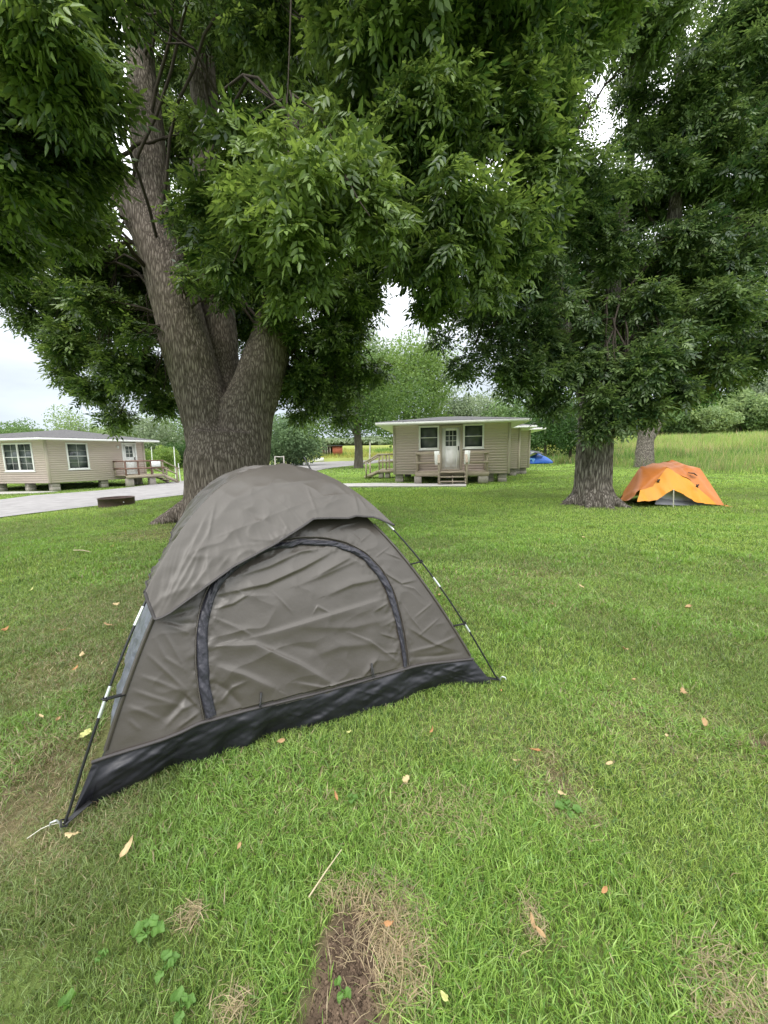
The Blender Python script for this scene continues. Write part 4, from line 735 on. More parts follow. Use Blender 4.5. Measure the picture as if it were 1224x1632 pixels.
npm('door', PD.reshape(-1, 3), [F[keep]], M['fabric'], tent, label='wide arched door panel with diagonal folds')
def on_front(X, Z, off):
    a_, t_ = inv_front(X, Z); P = front(a_, t_); h = 2e-3
    a1, t1 = inv_front(X + h, Z); a2, t2 = inv_front(X, Z + h); Nn = unit(np.cross(front(a1, t1) - P, front(a2, t2) - P)); Nn *= np.sign(-(Nn @ TN))[..., None]
    return P + Nn * np.asarray(off)[..., None]
def ribbon(name, line, wl, wr, off, matl, nacross=9, ruffle=0, seed=1, n=400, **k):
    Lp = resample(line, n); T = unit(np.gradient(Lp, axis=0)); S = np.stack([T[:, 1], -T[:, 0]], 1); u = np.linspace(-1, 1, nacross)[None]
    fw = lambda q: np.interp(np.linspace(0, 1, n), np.linspace(0, 1, len(np.atleast_1d(q))), np.atleast_1d(q)) if np.ndim(q) else np.full(n, q); wl = fw(wl); wr = fw(wr); w = np.where(u < 0, wl[:, None], wr[:, None]) * u
    X = Lp[:, :1] + S[:, :1] * w; Z = Lp[:, 1:] + S[:, 1:] * w; s = np.linspace(0, 1, n)[:, None] * np.linalg.norm(np.diff(Lp, axis=0), axis=1).sum(); u = np.broadcast_to(u, (n, nacross)); s = np.broadcast_to(s, (n, nacross))
    o = off + .006 * (1 - u ** 2)
    if ruffle:
        q = np.stack([s * 34 + u * 1.2 + 3 * vn(np.stack([s * 5, u * 0], -1), seed), u * 1.3 + s * 3], -1); o = o + ruffle * (fbm(q, seed, 3) - .35) * (1 - .5 * u ** 4)
        X = X + S[:, :1] * ruffle * .5 * (vn(np.stack([s * 16, u * 0 + 3], -1), seed + 3) - .5) * np.abs(u); Z = Z + S[:, 1:] * ruffle * .5 * (vn(np.stack([s * 16, u * 0 + 3], -1), seed + 3) - .5) * np.abs(u)
    o = np.where(np.abs(u) > .98, off - .002, o); P = on_front(X, Z, o)
    return npm(name, P.reshape(-1, 3), [gridF(n, nacross)], matl, tent, **k)
u_ = np.linspace(0, 1, 400); wv = .74 * (.028 + .006 * np.sin(u_ * 9)) * KS * (1 - .45 * ss(.75, 1, u_)) * (1 + .2 * (1 - ss(0, .3, u_)))
ribbon('zipper_flap', ARCH, wv, wv * .8, .012, M['flap'], 13, .016, 4, 700)
ribbon('zipper', resample(ARCH, 300) + (lambda T: np.stack([-T[:, 1], T[:, 0]], 1))(unit(np.gradient(resample(ARCH, 300), axis=0))) * .028, .004, .004, .010, M['fabric'], 5)
ribbon('skirt_tape', BANDT, .007, .007, .010, M['binding'], 5, .002, 7)
# black skirt down to the ground
nu, nv = 520, 34; top = on_front(*resample(BANDT, nu).T, np.full(nu, .004)); bot = resample(BOT3, nu, 3) - [0, 0, .012]
tl_, tr_ = seampt(0, a_low[0]), seampt(1, a_low[-1]); sA = np.linspace(0, 1, nu); top[0] = tl_; top[-1] = tr_
v = np.linspace(0, 1, nv)[None, :, None]; P = top[:, None] * (1 - v) + bot[:, None] * v
s_ = np.linspace(0, 2.2, nu)[:, None] * np.ones((1, nv)); vv = np.broadcast_to(v[..., 0], (nu, nv))
fold = (fbm(np.stack([s_ * 5 + vv * 1.2, vv * 2.2 + s_ * .8], -1), 61, 3) - .45) * .060 + (1 - np.abs(2 * fbm(np.stack([s_ * 9 - vv * 3, vv * 3.0 + s_ * 2], -1), 62, 2) - 1)) * .008 + (fbm(np.stack([s_ * 30, vv * 8], -1), 63, 2) - .5) * .003
fold += .020 * np.exp(-((s_ - 1.78 - vv * .03) / .035) ** 2) * vv + .03 * np.exp(-((s_ - .82 + vv * .10) / .06) ** 2) * vv
env = np.sin(np.pi * np.clip(vv, 0, 1) ** .8) ** .8 * np.clip(sA[:, None] / .06, 0, 1) * np.clip((1 - sA[:, None]) / .06, 0, 1)
P = P - TN * (fold * env)[..., None] + np.array([0, 0, 1.]) * (fold * env * .35)[..., None]
npm('skirt', P.reshape(-1, 3), [gridF(nu, nv)], M['black_nylon'], tent)
# other three walls
def wall(name, i, j, a0, a1, matl, seed, t0=0., t1=1., amp=.01, bulge=0., **k):
    n, m = 120, 90; a = (a0 + (a1 - a0) * np.linspace(0, 1, m))[None] * np.ones((n, 1)); t = (t0 + (t1 - t0) * np.linspace(0, 1, n))[:, None] * np.ones((1, m))
    P = seampt(i, a) * (1 - t[..., None]) + seampt(j, a) * t[..., None]; Nn = surf_normal(P); out = unit((P - TC) * [1, 1, 0]); Nn *= np.sign((Nn * out).sum(-1))[..., None]
    s = t * 2; d = amp * ((1 - np.abs(2 * fbm(np.stack([s * 3 + P[..., 2] * 5, P[..., 2] * 9 - s * 3], -1), seed, 2) - 1)) - .5) * 1.6 + bulge * np.sin(np.pi * t)
    return npm(name, (P + Nn * (d * clamp_edges(t, .08))[..., None]).reshape(-1, 3), [gridF(n, m)], matl, tent, **k)
wall('side_panel', 3, 0, .92, .63, M['silver_fabric'], 71, 0, 1, .020, .035, label='grey blue left side panel')
wall('side_panel', 1, 2, .90, .34, M['fabric'], 72); wall('back_panel', 2, 3, .90, .34, M['fabric'], 73)
for (i, j, sd) in ((3, 0, 74), (1, 2, 75), (2, 3, 76)): wall('skirt', i, j, 1.0, .895, M['black_nylon'], sd, amp=.012)
for i, nm in ((0, 'seam'), (1, 'seam'), (2, 'seam'), (3, 'seam')):
    a = np.linspace(.93, .5, 40); MB().tube(seampt(i, a), .011 if i else .014, 8, .6).build(nm, M['fabric'], tent, True)
# fly
HEM_PX = [(247, 987), (258, 984), (270, 978), (320, 941), (370, 905), (440, 866.6), (499, 829), (527, 827), (555, 827), (566, 823), (595, 824), (613, 831)]
def op(k, a):
    a = np.asarray(a, float); p = polept(k, a); p = p + unit((CORN[k] - TC)) * .016 * np.minimum(a * 2.5, 1)[..., None]; p[..., 2] += .016; return p
_A, _T = np.meshgrid(np.linspace(.3, .9, 500), np.linspace(0, 1, 700), indexing='ij'); _P = op(0, _A) * (1 - _T[..., None]) + op(1, _A) * _T[..., None]
_d = _P - EYE; _z = _d @ CF; _px = 612 + FOC * (_d @ CR) / _z; _py = 816 - FOC * (_d @ CU) / _z; ha = []; ht_ = []
for hp in HEM_PX: k = np.argmin((_px - hp[0]) ** 2 + (_py - hp[1]) ** 2); ha.append(_A.ravel()[k]); ht_.append(_T.ravel()[k])
ha = np.array(ha); ht_ = np.array(ht_); o_ = np.argsort(ht_); ha, ht_ = ha[o_], ht_[o_]; print('hem', np.round(ha, 2), np.round(ht_, 2))
def hem_a(side, t):
    if side == 0: return np.interp(t, np.concatenate([[0], ht_, [1]]), np.concatenate([[.70], ha, [.53]]))
    c = {1: (.53, .40, .60), 2: (.60, .44, .62), 3: (.66, .65, .70)}[side]
    return c[0] * (1 - t) ** 2 + c[1] * 2 * t * (1 - t) + c[2] * t * t
nside, nr = 300, 170; t = np.linspace(0, 1, nside, endpoint=False); ph = []; ah = []
V = []; hemline = []
for sd in range(4):
    A_ = hem_a(sd, t)[:, None] * (1 - np.linspace(0, .985, nr)[None]); Tg = t[:, None] * np.ones((1, nr)); i, j = sd, (sd + 1) % 4
    P = op(i, A_) * (1 - Tg[..., None]) + op(j, A_) * Tg[..., None]
    Nn = surf_normal(P); Nn[:, -3:] = [0, 0, 1]; up = np.linspace(0, 1, nr)[None] * np.ones((nside, 1)); out = unit((P - TC) * [1, 1, 0] + [0, 0, .3]); Nn *= np.where((Nn * out).sum(-1) < 0, -1, 1)[..., None]
    X, Z, _n = loc(P); e = clamp_edges(Tg, .10 if sd else .06); topf = 1 - ss(.75, .97, up)
    if sd == 0:
        d = crease_field(X, Z, FLY_CR) * .62 * topf + fine(X, Z, 55, .0035) * topf
        hd = up * hem_a(0, t)[:, None]; puck = (1 - np.abs(2 * vn(np.stack([Tg * 60 + 20 * up, up * 6 + 0 * Tg], -1), 56) - 1)) * .008 * np.exp(-hd / .06) * np.clip(1.4 - Tg * 1.8, 0.15, 1)
        d = (d + puck) * e + .012 * np.sin(np.pi * Tg)
    else: d = (fine(X + 3 * sd, _n + Z * 2, 57 + sd, .012, 5) * 1.2) * e * topf + (-.015 if sd == 3 else -.02) * np.sin(np.pi * Tg) * (1 - up * .6)
    V.append(P + Nn * d[..., None])
V = np.concatenate(V); hemline = V[:, 0].copy(); V = np.concatenate([V.reshape(-1, 3), [TC + [0, 0, APEX + .018]]])
F = gridF(4 * nside, nr, True); tip = 4 * nside * nr; k = np.arange(4 * nside); ft = np.stack([k * nr + nr - 1, ((k + 1) % (4 * nside)) * nr + nr - 1, np.full(4 * nside, tip)], 1)
npm('rain_fly', V, [F, ft], M['fly'], tent)
hl = resample(np.concatenate([hemline, hemline[:1]]), 900); hV, hF = tubeVF(hl, .0075, 8, .55); npm('hem_binding', hV, [hF], M['binding'], tent)
MB().tube([seampt(0, .72) + TE * .0, polept(0, .71) * .5 + seampt(0, .72) * .5 + [-.005, -.01, .0], polept(0, .70)], .008, 8).build('corner_strap', M['black_plastic'], tent, True)
# poles, ferrules, clips
for i in range(4):
    a = np.linspace(1.0, .0 if i in (0, 1) else .0, 60); pp = polept(i, a); pp[0] = CORN[i] + [0, 0, .012]
    po = MB().tube(pp, .0052, 8).build('pole', M['pole'], tent, True)
    for c0, c1 in {0: [(.885, .845), (.755, .722)], 1: [(.745, .715), (.875, .855), (.54, .505)], 2: [(.8, .77)], 3: [(.8, .77)]}[i]:
        MB().tube(polept(i, np.linspace(c0, c1, 5)), .0066, 8).build('ferrule', M['aluminium'], po, True)
    for c in {0: (.862, .60), 1: (.662, .853), 2: (.66, .86), 3: (.67, .80)}[i]:
        p = polept(i, c); q = seampt(i, c); m = MB(); m.bar(p + unit(p - q) * .012, q, .022 if i == 0 else .016, .006, .001); m.tube([p - [0, 0, .010], p + [0, 0, .010]], .008, 8)
        m.build('pole_clip', M['black_plastic'], tent)
    m = MB(); c = CORN[i]; s0 = seampt(i, .985); m.bar(c + [0, 0, .012], s0, .022, .004, .001); m.tube([c + [.01, 0, .004], c + [0, .012, .02], c + [-.01, 0, .03], c + [-.0, -.012, .014], c + [.01, 0, .004]], .0035, 6); m.build('corner_webbing', M['black_plastic'], tent)
for i, (px, py, ang) in enumerate([(103, 1318, 200), (794, 1086, -20), (598, 940, 40), (218, 1005, 140)]):
    c = CORN[i]; d = np.array([math.cos(rad(ang)), math.sin(rad(ang)), 0]); m = MB(); m.tube([c + d * .02 + [0, 0, .035], c + d * .012 + [0, 0, .02], c + d * .005 - [0, 0, .12]], .0035, 7); m.tube([c + d * .02 + [0, 0, .035], c + d * .038 + [0, 0, .032], c + d * .042 + [0, 0, .020]], .0035, 7)
    m.build('tent_stake', M['aluminium'], None, True, label=['silver tent stake at the near left corner of the brown tent', 'silver tent stake at the right corner of the brown tent', 'tent stake at the back right corner of the brown tent', 'tent stake at the back left corner of the brown tent'][i], cat='tent stake', group='stakes of the brown tent')
c = CORN[0]; MB().tube([c + [0, 0, .02], c + [-.02, -.004, .02], c + [-.04, -.014, .024], c + [-.06, -.026, .022], c + [-.09, -.05, .01]], .0016, 6).build('guy_cord', M['cord'], tent, True)
# toggle loops hanging at the foot of the door
for (pa, pb) in [((414, 1102), (411, 1126)), ((588, 1056), (592, 1078))]:
    q = px2xz([pa, pb]); m = MB(); l = on_front(np.array([q[0, 0] - .004, q[0, 0], q[0, 0] + .004, q[1, 0] + .004]), np.array([q[1, 1], q[0, 1], q[0, 1], q[1, 1]]), np.full(4, .030)); m.tube(l, .0032, 6); m.build('toggle_loop', M['black_plastic'], tent, True)
# leaning rod behind the tent
ra = gt(500, 757); ra = atd(500, 757, 5.2); rb = atd(484.5, 728.5, 5.25)
rod = MB().tube([ra + (ra - rb) * 6.2, ra, rb], .011, 8).build('metal_rod', M['pole'], None, True, label='thin black rod leaning up behind the top right of the brown tent', cat='rod')
# ------------------------------------------------------------------ cabins
def rz3(a): c, s = math.cos(a), math.sin(a); return np.array([[c, -s, 0], [s, c, 0], [0, 0, 1.]])
def lap_wall(name, P0, P1, z0, z1, holes, root, matl, course=.132, lip=.036):
    """lapped siding from P0 to P1 (outside to the right-hand side when looking P0 -> P1 reversed); holes are (s0,s1,z0,z1)"""
    P0 = np.array([P0[0], P0[1], 0.]); P1 = np.array([P1[0], P1[1], 0.]); d = P1 - P0; Lw = np.linalg.norm(d); d /= Lw; nrm = np.array([d[1], -d[0], 0]); mb = MB()
    n = int(math.ceil((z1 - z0) / course)); c = (z1 - z0) / n
    for i in range(n):
        a = z0 + i * c; b = a + c; cuts = []
        for (s0, s1, h0, h1) in holes:
            if b > h0 + .02 and a < h1 - .02: cuts.append((s0, s1))
        segs = []; cur = 0.
        for s0, s1 in sorted(cuts):
            if s0 > cur: segs.append((cur, s0))
            cur = max(cur, s1)
        if cur < Lw: segs.append((cur, Lw))
        for s0, s1 in segs:
            q = lambda s, z, o: P0 + d * s + nrm * o + np.array([0, 0, z])
            V = [q(s0, a, lip), q(s1, a, lip), q(s1, b, .002), q(s0, b, .002), q(s0, a, 0), q(s1, a, 0)]
            mb.add(V, [np.array([[0, 1, 2, 3], [4, 5, 1, 0]])])
    # back board so that the wall has thickness
    for (s0, s1, za, zb) in [(0, Lw, z0, z1)]:
        xs_ = sorted({0., Lw, *[h[0] for h in holes], *[h[1] for h in holes]}); zs_ = sorted({z0, z1, *[h[2] for h in holes], *[h[3] for h in holes]})
        for k in range(len(xs_) - 1):
            for m in range(len(zs_) - 1):
                cx, cz = (xs_[k] + xs_[k + 1]) / 2, (zs_[m] + zs_[m + 1]) / 2
                if any(h[0] < cx < h[1] and h[2] < cz < h[3] for h in holes): continue
                A = P0 + d * xs_[k]; B = P0 + d * xs_[k + 1]; V = [A + [0, 0, zs_[m]] - nrm * .1, B + [0, 0, zs_[m]] - nrm * .1, B + [0, 0, zs_[m + 1]] - nrm * .1, A + [0, 0, zs_[m + 1]] - nrm * .1]
                mb.add(V, [np.array([[0, 1, 2, 3]])])
    return mb.build(name, matl, root), d, nrm, P0
def rot_from(d, nrm): return np.stack([d, -nrm, [0, 0, 1.]], 1)
def window(root, P0, d, nrm, s0, s1, z0, z1, sashes=1, mull=0, frame=.085, grid=None):
    R = rot_from(d, nrm); m = MB(); w = s1 - s0; h = z1 - z0; C0 = P0 + d * (s0 + s1) / 2 + [0, 0, (z0 + z1) / 2]
    for sx in (-1, 1): m.box(C0 + d * sx * (w / 2 - frame / 2) + nrm * .02, (frame, .07, h), R, .006)
    for sz in (-1, 1): m.box(C0 + [0, 0, sz * (h / 2 - frame / 2)] + nrm * .021, (w - 2 * frame, .068, frame), R, .006)
    m.box(C0 + [0, 0, -h / 2 - .02] + nrm * .04, (w + .06, .09, .04), R, .006)
    fr = m.build('window', M['white'], root)
    iw = (w - 2 * frame); k = sashes
    for j in range(k):
        cx = (j + .5) / k * iw - iw / 2; pw = iw / k
        sm = MB()
        if j: sm.box(C0 + d * (cx - pw / 2) + nrm * .015, (.09, .06, h - 2 * frame), R, .005)
        sm.box(C0 + d * cx + nrm * .004, (pw - .02, .05, .035), R, .004)
        if grid:
            for gxx in range(1, grid[0]): sm.box(C0 + d * (cx + pw * (gxx / grid[0] - .5)) - nrm * .008, (.014, .012, h - 2 * frame), R)
            for gzz in range(1, grid[1]): sm.box(C0 + d * cx + [0, 0, (h - 2 * frame) * (gzz / grid[1] - .5)] - nrm * .009, (pw, .011, .012), R)
        sm.build('sash', M['white'], fr)
        MB().box(C0 + d * cx - nrm * .035, (pw, .012, h - 2 * frame), R).build('pane', M['glass'], fr)
    return fr
def door(root, P0, d, nrm, s0, s1, z0, z1, cols=3, rows=3, casing=.10, cm='trim_tan', hinge=1):
    R = rot_from(d, nrm); C0 = P0 + d * (s0 + s1) / 2; w = s1 - s0; h = z1 - z0; m = MB()
    for sx in (-1, 1): m.box(C0 + d * sx * (w / 2 - casing / 2) + [0, 0, z0 + h / 2] + nrm * .02, (casing, .07, h), R, .006)
    m.box(C0 + [0, 0, z1 - casing / 2] + nrm * .021, (w - 2 * casing, .068, casing), R, .006); m.box(C0 + [0, 0, z0 + .02] + nrm * .03, (w - 2 * casing, .12, .04), R, .005)
    m.build('door_frame', M[cm], root)
    dw = w - 2 * casing - .01; dz0 = z0 + .045; dh = z1 - casing - dz0; l = MB(); Cd = C0 - nrm * .01
    gx0, gx1, gz0, gz1 = -dw * .30, dw * .30, dz0 + dh * .56, dz0 + dh * .93
    for a, b, c, e in [(-dw / 2, gx0, dz0, dz0 + dh), (gx1, dw / 2, dz0, dz0 + dh), (gx0, gx1, dz0, gz0), (gx0, gx1, gz1, dz0 + dh)]: l.box(Cd + d * (a + b) / 2 + [0, 0, (c + e) / 2], (b - a, .045, e - c), R)
    for sx in (-1, 1):
        cx = sx * dw * .2; 
        for a, b, c, e in [(-.13, .13, dz0 + .14, dz0 + .16), (-.13, .13, dz0 + dh * .48, dz0 + dh * .48 + .02), (-.13, -.11, dz0 + .16, dz0 + dh * .48), (.11, .13, dz0 + .16, dz0 + dh * .48)]: l.box(Cd + nrm * .027 + d * (cx + (a + b) / 2) + [0, 0, (c + e) / 2], (b - a, .012, e - c), R, .003)
    do = l.build('door', M['white'], root)
    g = MB()
    for k in range(1, cols): g.box(Cd + nrm * .008 + d * (gx0 + (gx1 - gx0) * k / cols) + [0, 0, (gz0 + gz1) / 2], (.022, .03, gz1 - gz0), R)
    for k in range(1, rows): g.box(Cd + nrm * .007 + [0, 0, gz0 + (gz1 - gz0) * k / rows], (gx1 - gx0, .028, .022), R)
    g.build('glazing_bar', M['white'], do); MB().box(Cd - nrm * .01 + [0, 0, (gz0 + gz1) / 2], (gx1 - gx0, .012, gz1 - gz0), R).build('pane', M['glass'], do)
    hd = Cd + d * hinge * dw * .42 + [0, 0, dz0 + dh * .47]; k = MB(); k.tube([hd + nrm * .02, hd + nrm * .05, hd + nrm * .07], [.028, .012, .03], 8); k.box(hd + nrm * .027 + [0, 0, .07], (.06, .012, .20), R, .004); k.build('handle', M['binding'], do)
def roof_poly(root, foot, ridge, ze, zr, over, fasc=.115, name='roof'):
    foot = [np.array([p[0], p[1], 0.]) for p in foot]; n = len(foot); E = []
    for i in range(n):                    # offset the footprint outwards (clockwise order seen from above gives outside on the left)
        a, b, c = foot[i - 1], foot[i], foot[(i + 1) % n]; d1 = unit(b - a); d2 = unit(c - b); n1 = np.array([d1[1], -d1[0], 0]); n2 = np.array([d2[1], -d2[0], 0]); bis = unit(n1 + n2); E.append(b + bis * over / max(.3, bis @ n1))
    E = np.array(E); rg = [np.array([*r, zr]) for r in ridge]; V = list(E + [0, 0, ze + fasc]); m = MB(); near = [int(np.argmin([np.linalg.norm((e - r)[:2]) for r in rg])) for e in E]
    F3 = []; F4 = []; Vv = V + rg
    for i in range(n):
        j = (i + 1) % n
        if near[i] == near[j]: F3.append([i, j, n + near[i]])
        else: F4.append([i, j, n + near[j], n + near[i]])
    m.add(Vv, [np.array(F3).reshape(-1, 3), np.array(F4).reshape(-1, 4)])
    # shingle edge drip
    low = list(E * 1.0 + [0, 0, ze + fasc - .03]); 
    for i in range(n):
        j = (i + 1) % n; m.add([V[i], V[j], low[j], low[i]], [np.array([[0, 1, 2, 3]])])
    rf = m.build(name, M['shingle'], root)
    for i in range(n):
        j = (i + 1) % n; a = E[i] + [0, 0, ze + fasc / 2 - .02]; b = E[j] + [0, 0, ze + fasc / 2 - .02]; d = unit(b - a); nn = np.array([d[1], -d[0], 0]); MB().bar(a + nn * .008, b + nn * .008, .03, fasc - .01, .004).build('fascia', M['white'], rf)
    so = MB(); I = [np.array([p[0], p[1], 0.]) for p in foot]
    so.add([*(E + [0, 0, ze - .01])], [np.array([list(range(n))])]); so.build('soffit', M['white'], rf)
    return rf
def poly_base(root, foot, zb, gz, seed, piers):
    m = MB(); m.add([[p[0], p[1], zb + .0] for p in foot] + [[p[0], p[1], zb + .02] for p in foot], [np.array([list(range(len(foot)))])]); m.build('floor_underside', M['crawl'], root)
    for (x, y, w) in piers:
        g = float(terrain(x, y)); b = MB(); h = zb - g; k = max(1, round(h / .2))
        for i in range(k): b.box((x, y, g - .03 + (i + .5) * (h + .03) / k), (w - .01 * (i % 2), .40, (h + .03) / k - .006), rz3(seed), .012)
        b.build('pier', M['block'], root)
def flip(foot): return foot
# centre cabin
c0 = atd(629, 756.4, 19.5); c1 = atd(810, 754.5, 18.7); zb = .382; zt = 2.815; dC = unit((c1 - c0) * [1, 1, 0]); nC = np.array([dC[1], -dC[0], 0]); back = -nC
cab = empty('cabin', (*((c0 + c1)[:2] / 2), 0), label='beige sided cabin with a white door, small wooden porch and centre steps', cat='cabin')
W = 5.56; Q = [c0, c1, c1 + back * 5.4, c0 + back * 5.4]
holes = [(1.23, 2.23, 1.60, 2.76), (2.26, 3.34, .58, 2.74), (3.38, 4.38, 1.62, 2.79)]
lap_wall('wall', Q[0], Q[1], zb, zt, holes, cab, M['siding']); 
for a, b in ((1, 2), (2, 3), (3, 0)): lap_wall('wall', Q[a], Q[b], zb, zt, [], cab, M['siding'])
P0 = np.array([c0[0], c0[1], 0])
window(cab, P0, dC, nC, *holes[0]); window(cab, P0, dC, nC, *holes[2]); door(cab, P0, dC, nC, *holes[1], hinge=1)
for q in Q: MB().box((q[0], q[1], (zb + zt) / 2), (.12, .12, zt - zb), rz3(math.atan2(dC[1], dC[0])), .01).build('corner_trim', M['trim_tan'], cab)
mid = (Q[0] + Q[2]) / 2
roof_poly(cab, Q, [(mid - dC * .6)[:2], (mid + dC * .6)[:2]], zt, 3.42, .80)
ang = math.atan2(dC[1], dC[0])
def cl(s, o, z=0): return P0 + dC * s + nC * o + np.array([0, 0, z])      # along the wall, out from the wall, up
poly_base(cab, Q, zb, 0, ang, [(*cl(.22, -.25)[:2], .40), (*cl(5.3, -.25)[:2], .40), (*cl(4.7, -.4)[:2], .4), (*cl(.25, -5.1)[:2], .4), (*cl(5.3, -5.1)[:2], .4), (*cl(2.8, -2.6)[:2], .4)])
# second and third wings that step back on the right
for (xa, xb, D, top, bot, dep) in [(790, 825, 23.6, 684, 747.2, 3.4), (812, 841, 25.5, 687, 745.8, 5.0)]:
    a = atd(xa, bot, D); b = atd(xb, bot, D); b = a + dC * np.linalg.norm(b - a); z_0 = a[2]; z_1 = atd(xa, top, D)[2]
    Qw = [a, b, b + back * dep, a + back * dep]
    for i in range(4): lap_wall('wall', Qw[i], Qw[(i + 1) % 4], z_0, z_1, [], cab, M['siding'])
    MB().box((b[0], b[1], (z_0 + z_1) / 2), (.12, .12, z_1 - z_0), rz3(ang), .01).build('corner_trim', M['trim_tan'], cab)
    mm = (Qw[0] + Qw[2]) / 2; roof_poly(cab, Qw, [(mm - dC * .1)[:2], (mm + dC * .1)[:2]], z_1, z_1 + .45, .78)
    poly_base(cab, Qw, z_0, 0, ang, [(*(b + back * .3 - dC * .3)[:2], .4), (*(a + back * .3 + dC * .5)[:2], .4)])
    if xa == 790: pb = atd(818, 725, D - .02); MB().box(pb + nC * .05, (.38, .10, .52), rz3(ang), .01).build('meter_box', M['white'], cab)
# porch of the centre cabin
RC = rz3(ang)
porch = empty('porch', cl(2.8, .6), label='low wooden porch with railings and three steps at the white cabin door', cat='porch')
pz = .56; s0, s1, o1 = 1.12, 4.50, 1.15; m = MB()
for k in range(8): m.box(cl((s0 + s1) / 2, .07 + k * .145, pz - .02), (s1 - s0, .135, .036), RC, .004)
m.build('decking', M['deck'], porch)
m = MB(); m.box(cl((s0 + s1) / 2, o1 + .02, pz - .13), (s1 - s0, .04, .18), RC, .004)
for s in (s0, s1): m.box(cl(s, o1 / 2 + .01, pz - .131), (.04, o1 + .01, .176), RC, .004)
m.build('rim_board', M['deck'], porch)
for s, w in ((s0 + .12, .34), (s1 - .25, .46)): MB().box(cl(s, o1 - .12, (pz - .22) / 2), (w, .30, pz - .21), RC, .025).build('footing', M['block'], porch)
def rail(posts, levels, out, matl, root, size=.09, z0=0, top=True):
    for i, (p, h) in enumerate(posts): MB().box(p + [0, 0, h / 2], (size, size, h), RC, .006).build('post', matl, root)
for sa, sb in ((s0 + .08, 2.22), (3.45, s1 - .08)):
    for s in (sa, sb): MB().box(cl(s, o1 - .04, pz + .45), (.085, .085, .9), RC, .006).build('post', M['deck'], porch)
    MB().box(cl(sa if sa < 2 else sb, .10, pz + .45), (.085, .085, .9), RC, .006).build('post', M['deck'], porch)
    so_ = sa if sa < 2 else sb
    for z, h, w in ((.90, .04, .14), (.84, .09, .04), (.42, .09, .04)):
        MB().bar(cl(sa - .05, o1 - .04 + (.0 if w > .1 else .07), pz + z), cl(sb + .05, o1 - .04 + (.0 if w > .1 else .07), pz + z), w, h, .004).build('rail', M['deck'], porch)
        MB().bar(cl(so_ + (0 if w > .1 else .07), o1 - .10, pz + z - .002), cl(so_ + (0 if w > .1 else .07), .06, pz + z - .002), w, h - .002, .004).build('rail', M['deck'], porch)
m = MB()
for k, z in enumerate((.52, .32, .13)): MB().box(cl(2.835, o1 + .14 + k * .27, z), (1.16, .27, .045), RC, .005).build('step', M['deck'], porch)
for s in (2.26, 2.835, 3.41): MB().bar(cl(s, o1 + .03, .40), cl(s, o1 + .86, .02), .04, .13, .004).build('stringer', M['deck'], porch)
for s in (2.22, 3.45):
    MB().box(cl(s, o1 + .72, .48), (.085, .085, .96), RC, .006).build('post', M['deck'], porch)
    MB().bar(cl(s, o1 - .02, pz + .86), cl(s, o1 + .80, .96), .12, .04, .004).build('handrail', M['deck'], porch)
for s, t in ((2.14, -.05), (3.50, .06)):
    sgn = MB().box(cl(s, o1 + .15, 1.20), (.24, .02, .62), RC @ np.array([[math.cos(t), 0, math.sin(t)], [0, 1, 0], [-math.sin(t), 0, math.cos(t)]]), .004).build('white_panel', M['white'], None, label='white board fixed to the %s hand rail at the centre cabin steps' % ('left' if s < 3 else 'right'), cat='board')
# small side deck on the far left of the centre cabin
side = empty('side_deck', cl(-.6, -4.5), label='wooden side deck with sloping stair rail behind the left corner of the centre cabin', cat='deck')
m = MB()
for k in range(10): m.box(cl(-.65, -5.2 + k * .145, .50), (1.5, .135, .04), RC, .004)
m.build('decking', M['deck'], side); MB().box(cl(-.65, -3.80, .40), (1.5, .04, .17), RC).build('rim_board', M['deck'], side)
for s in (-1.38, -.95, -.5, -.06): MB().box(cl(s, -3.86, .98), (.09, .09, .95), RC, .005).build('post', M['deck'], side); MB().box(cl(s, -5.2, .98), (.09, .09, .95), RC, .005).build('post', M['deck'], side)
for z in (1.42, .98): MB().bar(cl(-1.45, -3.80, z), cl(-.02, -3.80, z), .04, .10).build('rail', M['deck'], side); MB().bar(cl(-1.45, -5.24, z), cl(-.02, -5.24, z), .04, .10).build('rail', M['deck'], side)
for o in (-3.82, -5.2):
    MB().bar(cl(-1.40, o, 1.44), cl(-2.35, o, .92), .05, .11).build('handrail', M['deck'], side); MB().box(cl(-2.2, o, .48), (.09, .09, .96), RC).build('post', M['deck'], side); MB().bar(cl(-1.42, o, .40), cl(-2.3, o, .04), .05, .2).build('stringer', M['deck'], side)
for k in range(3): MB().box(cl(-1.58 - k * .27, -4.5, .36 - k * .16), (.27, 1.3, .04), RC).build('step', M['deck'], side)
for s in (-1.3, -.9): MB().box(cl(s, -4.0, .20), (.3, .3, .40), RC, .02).build('footing', M['block'], side)
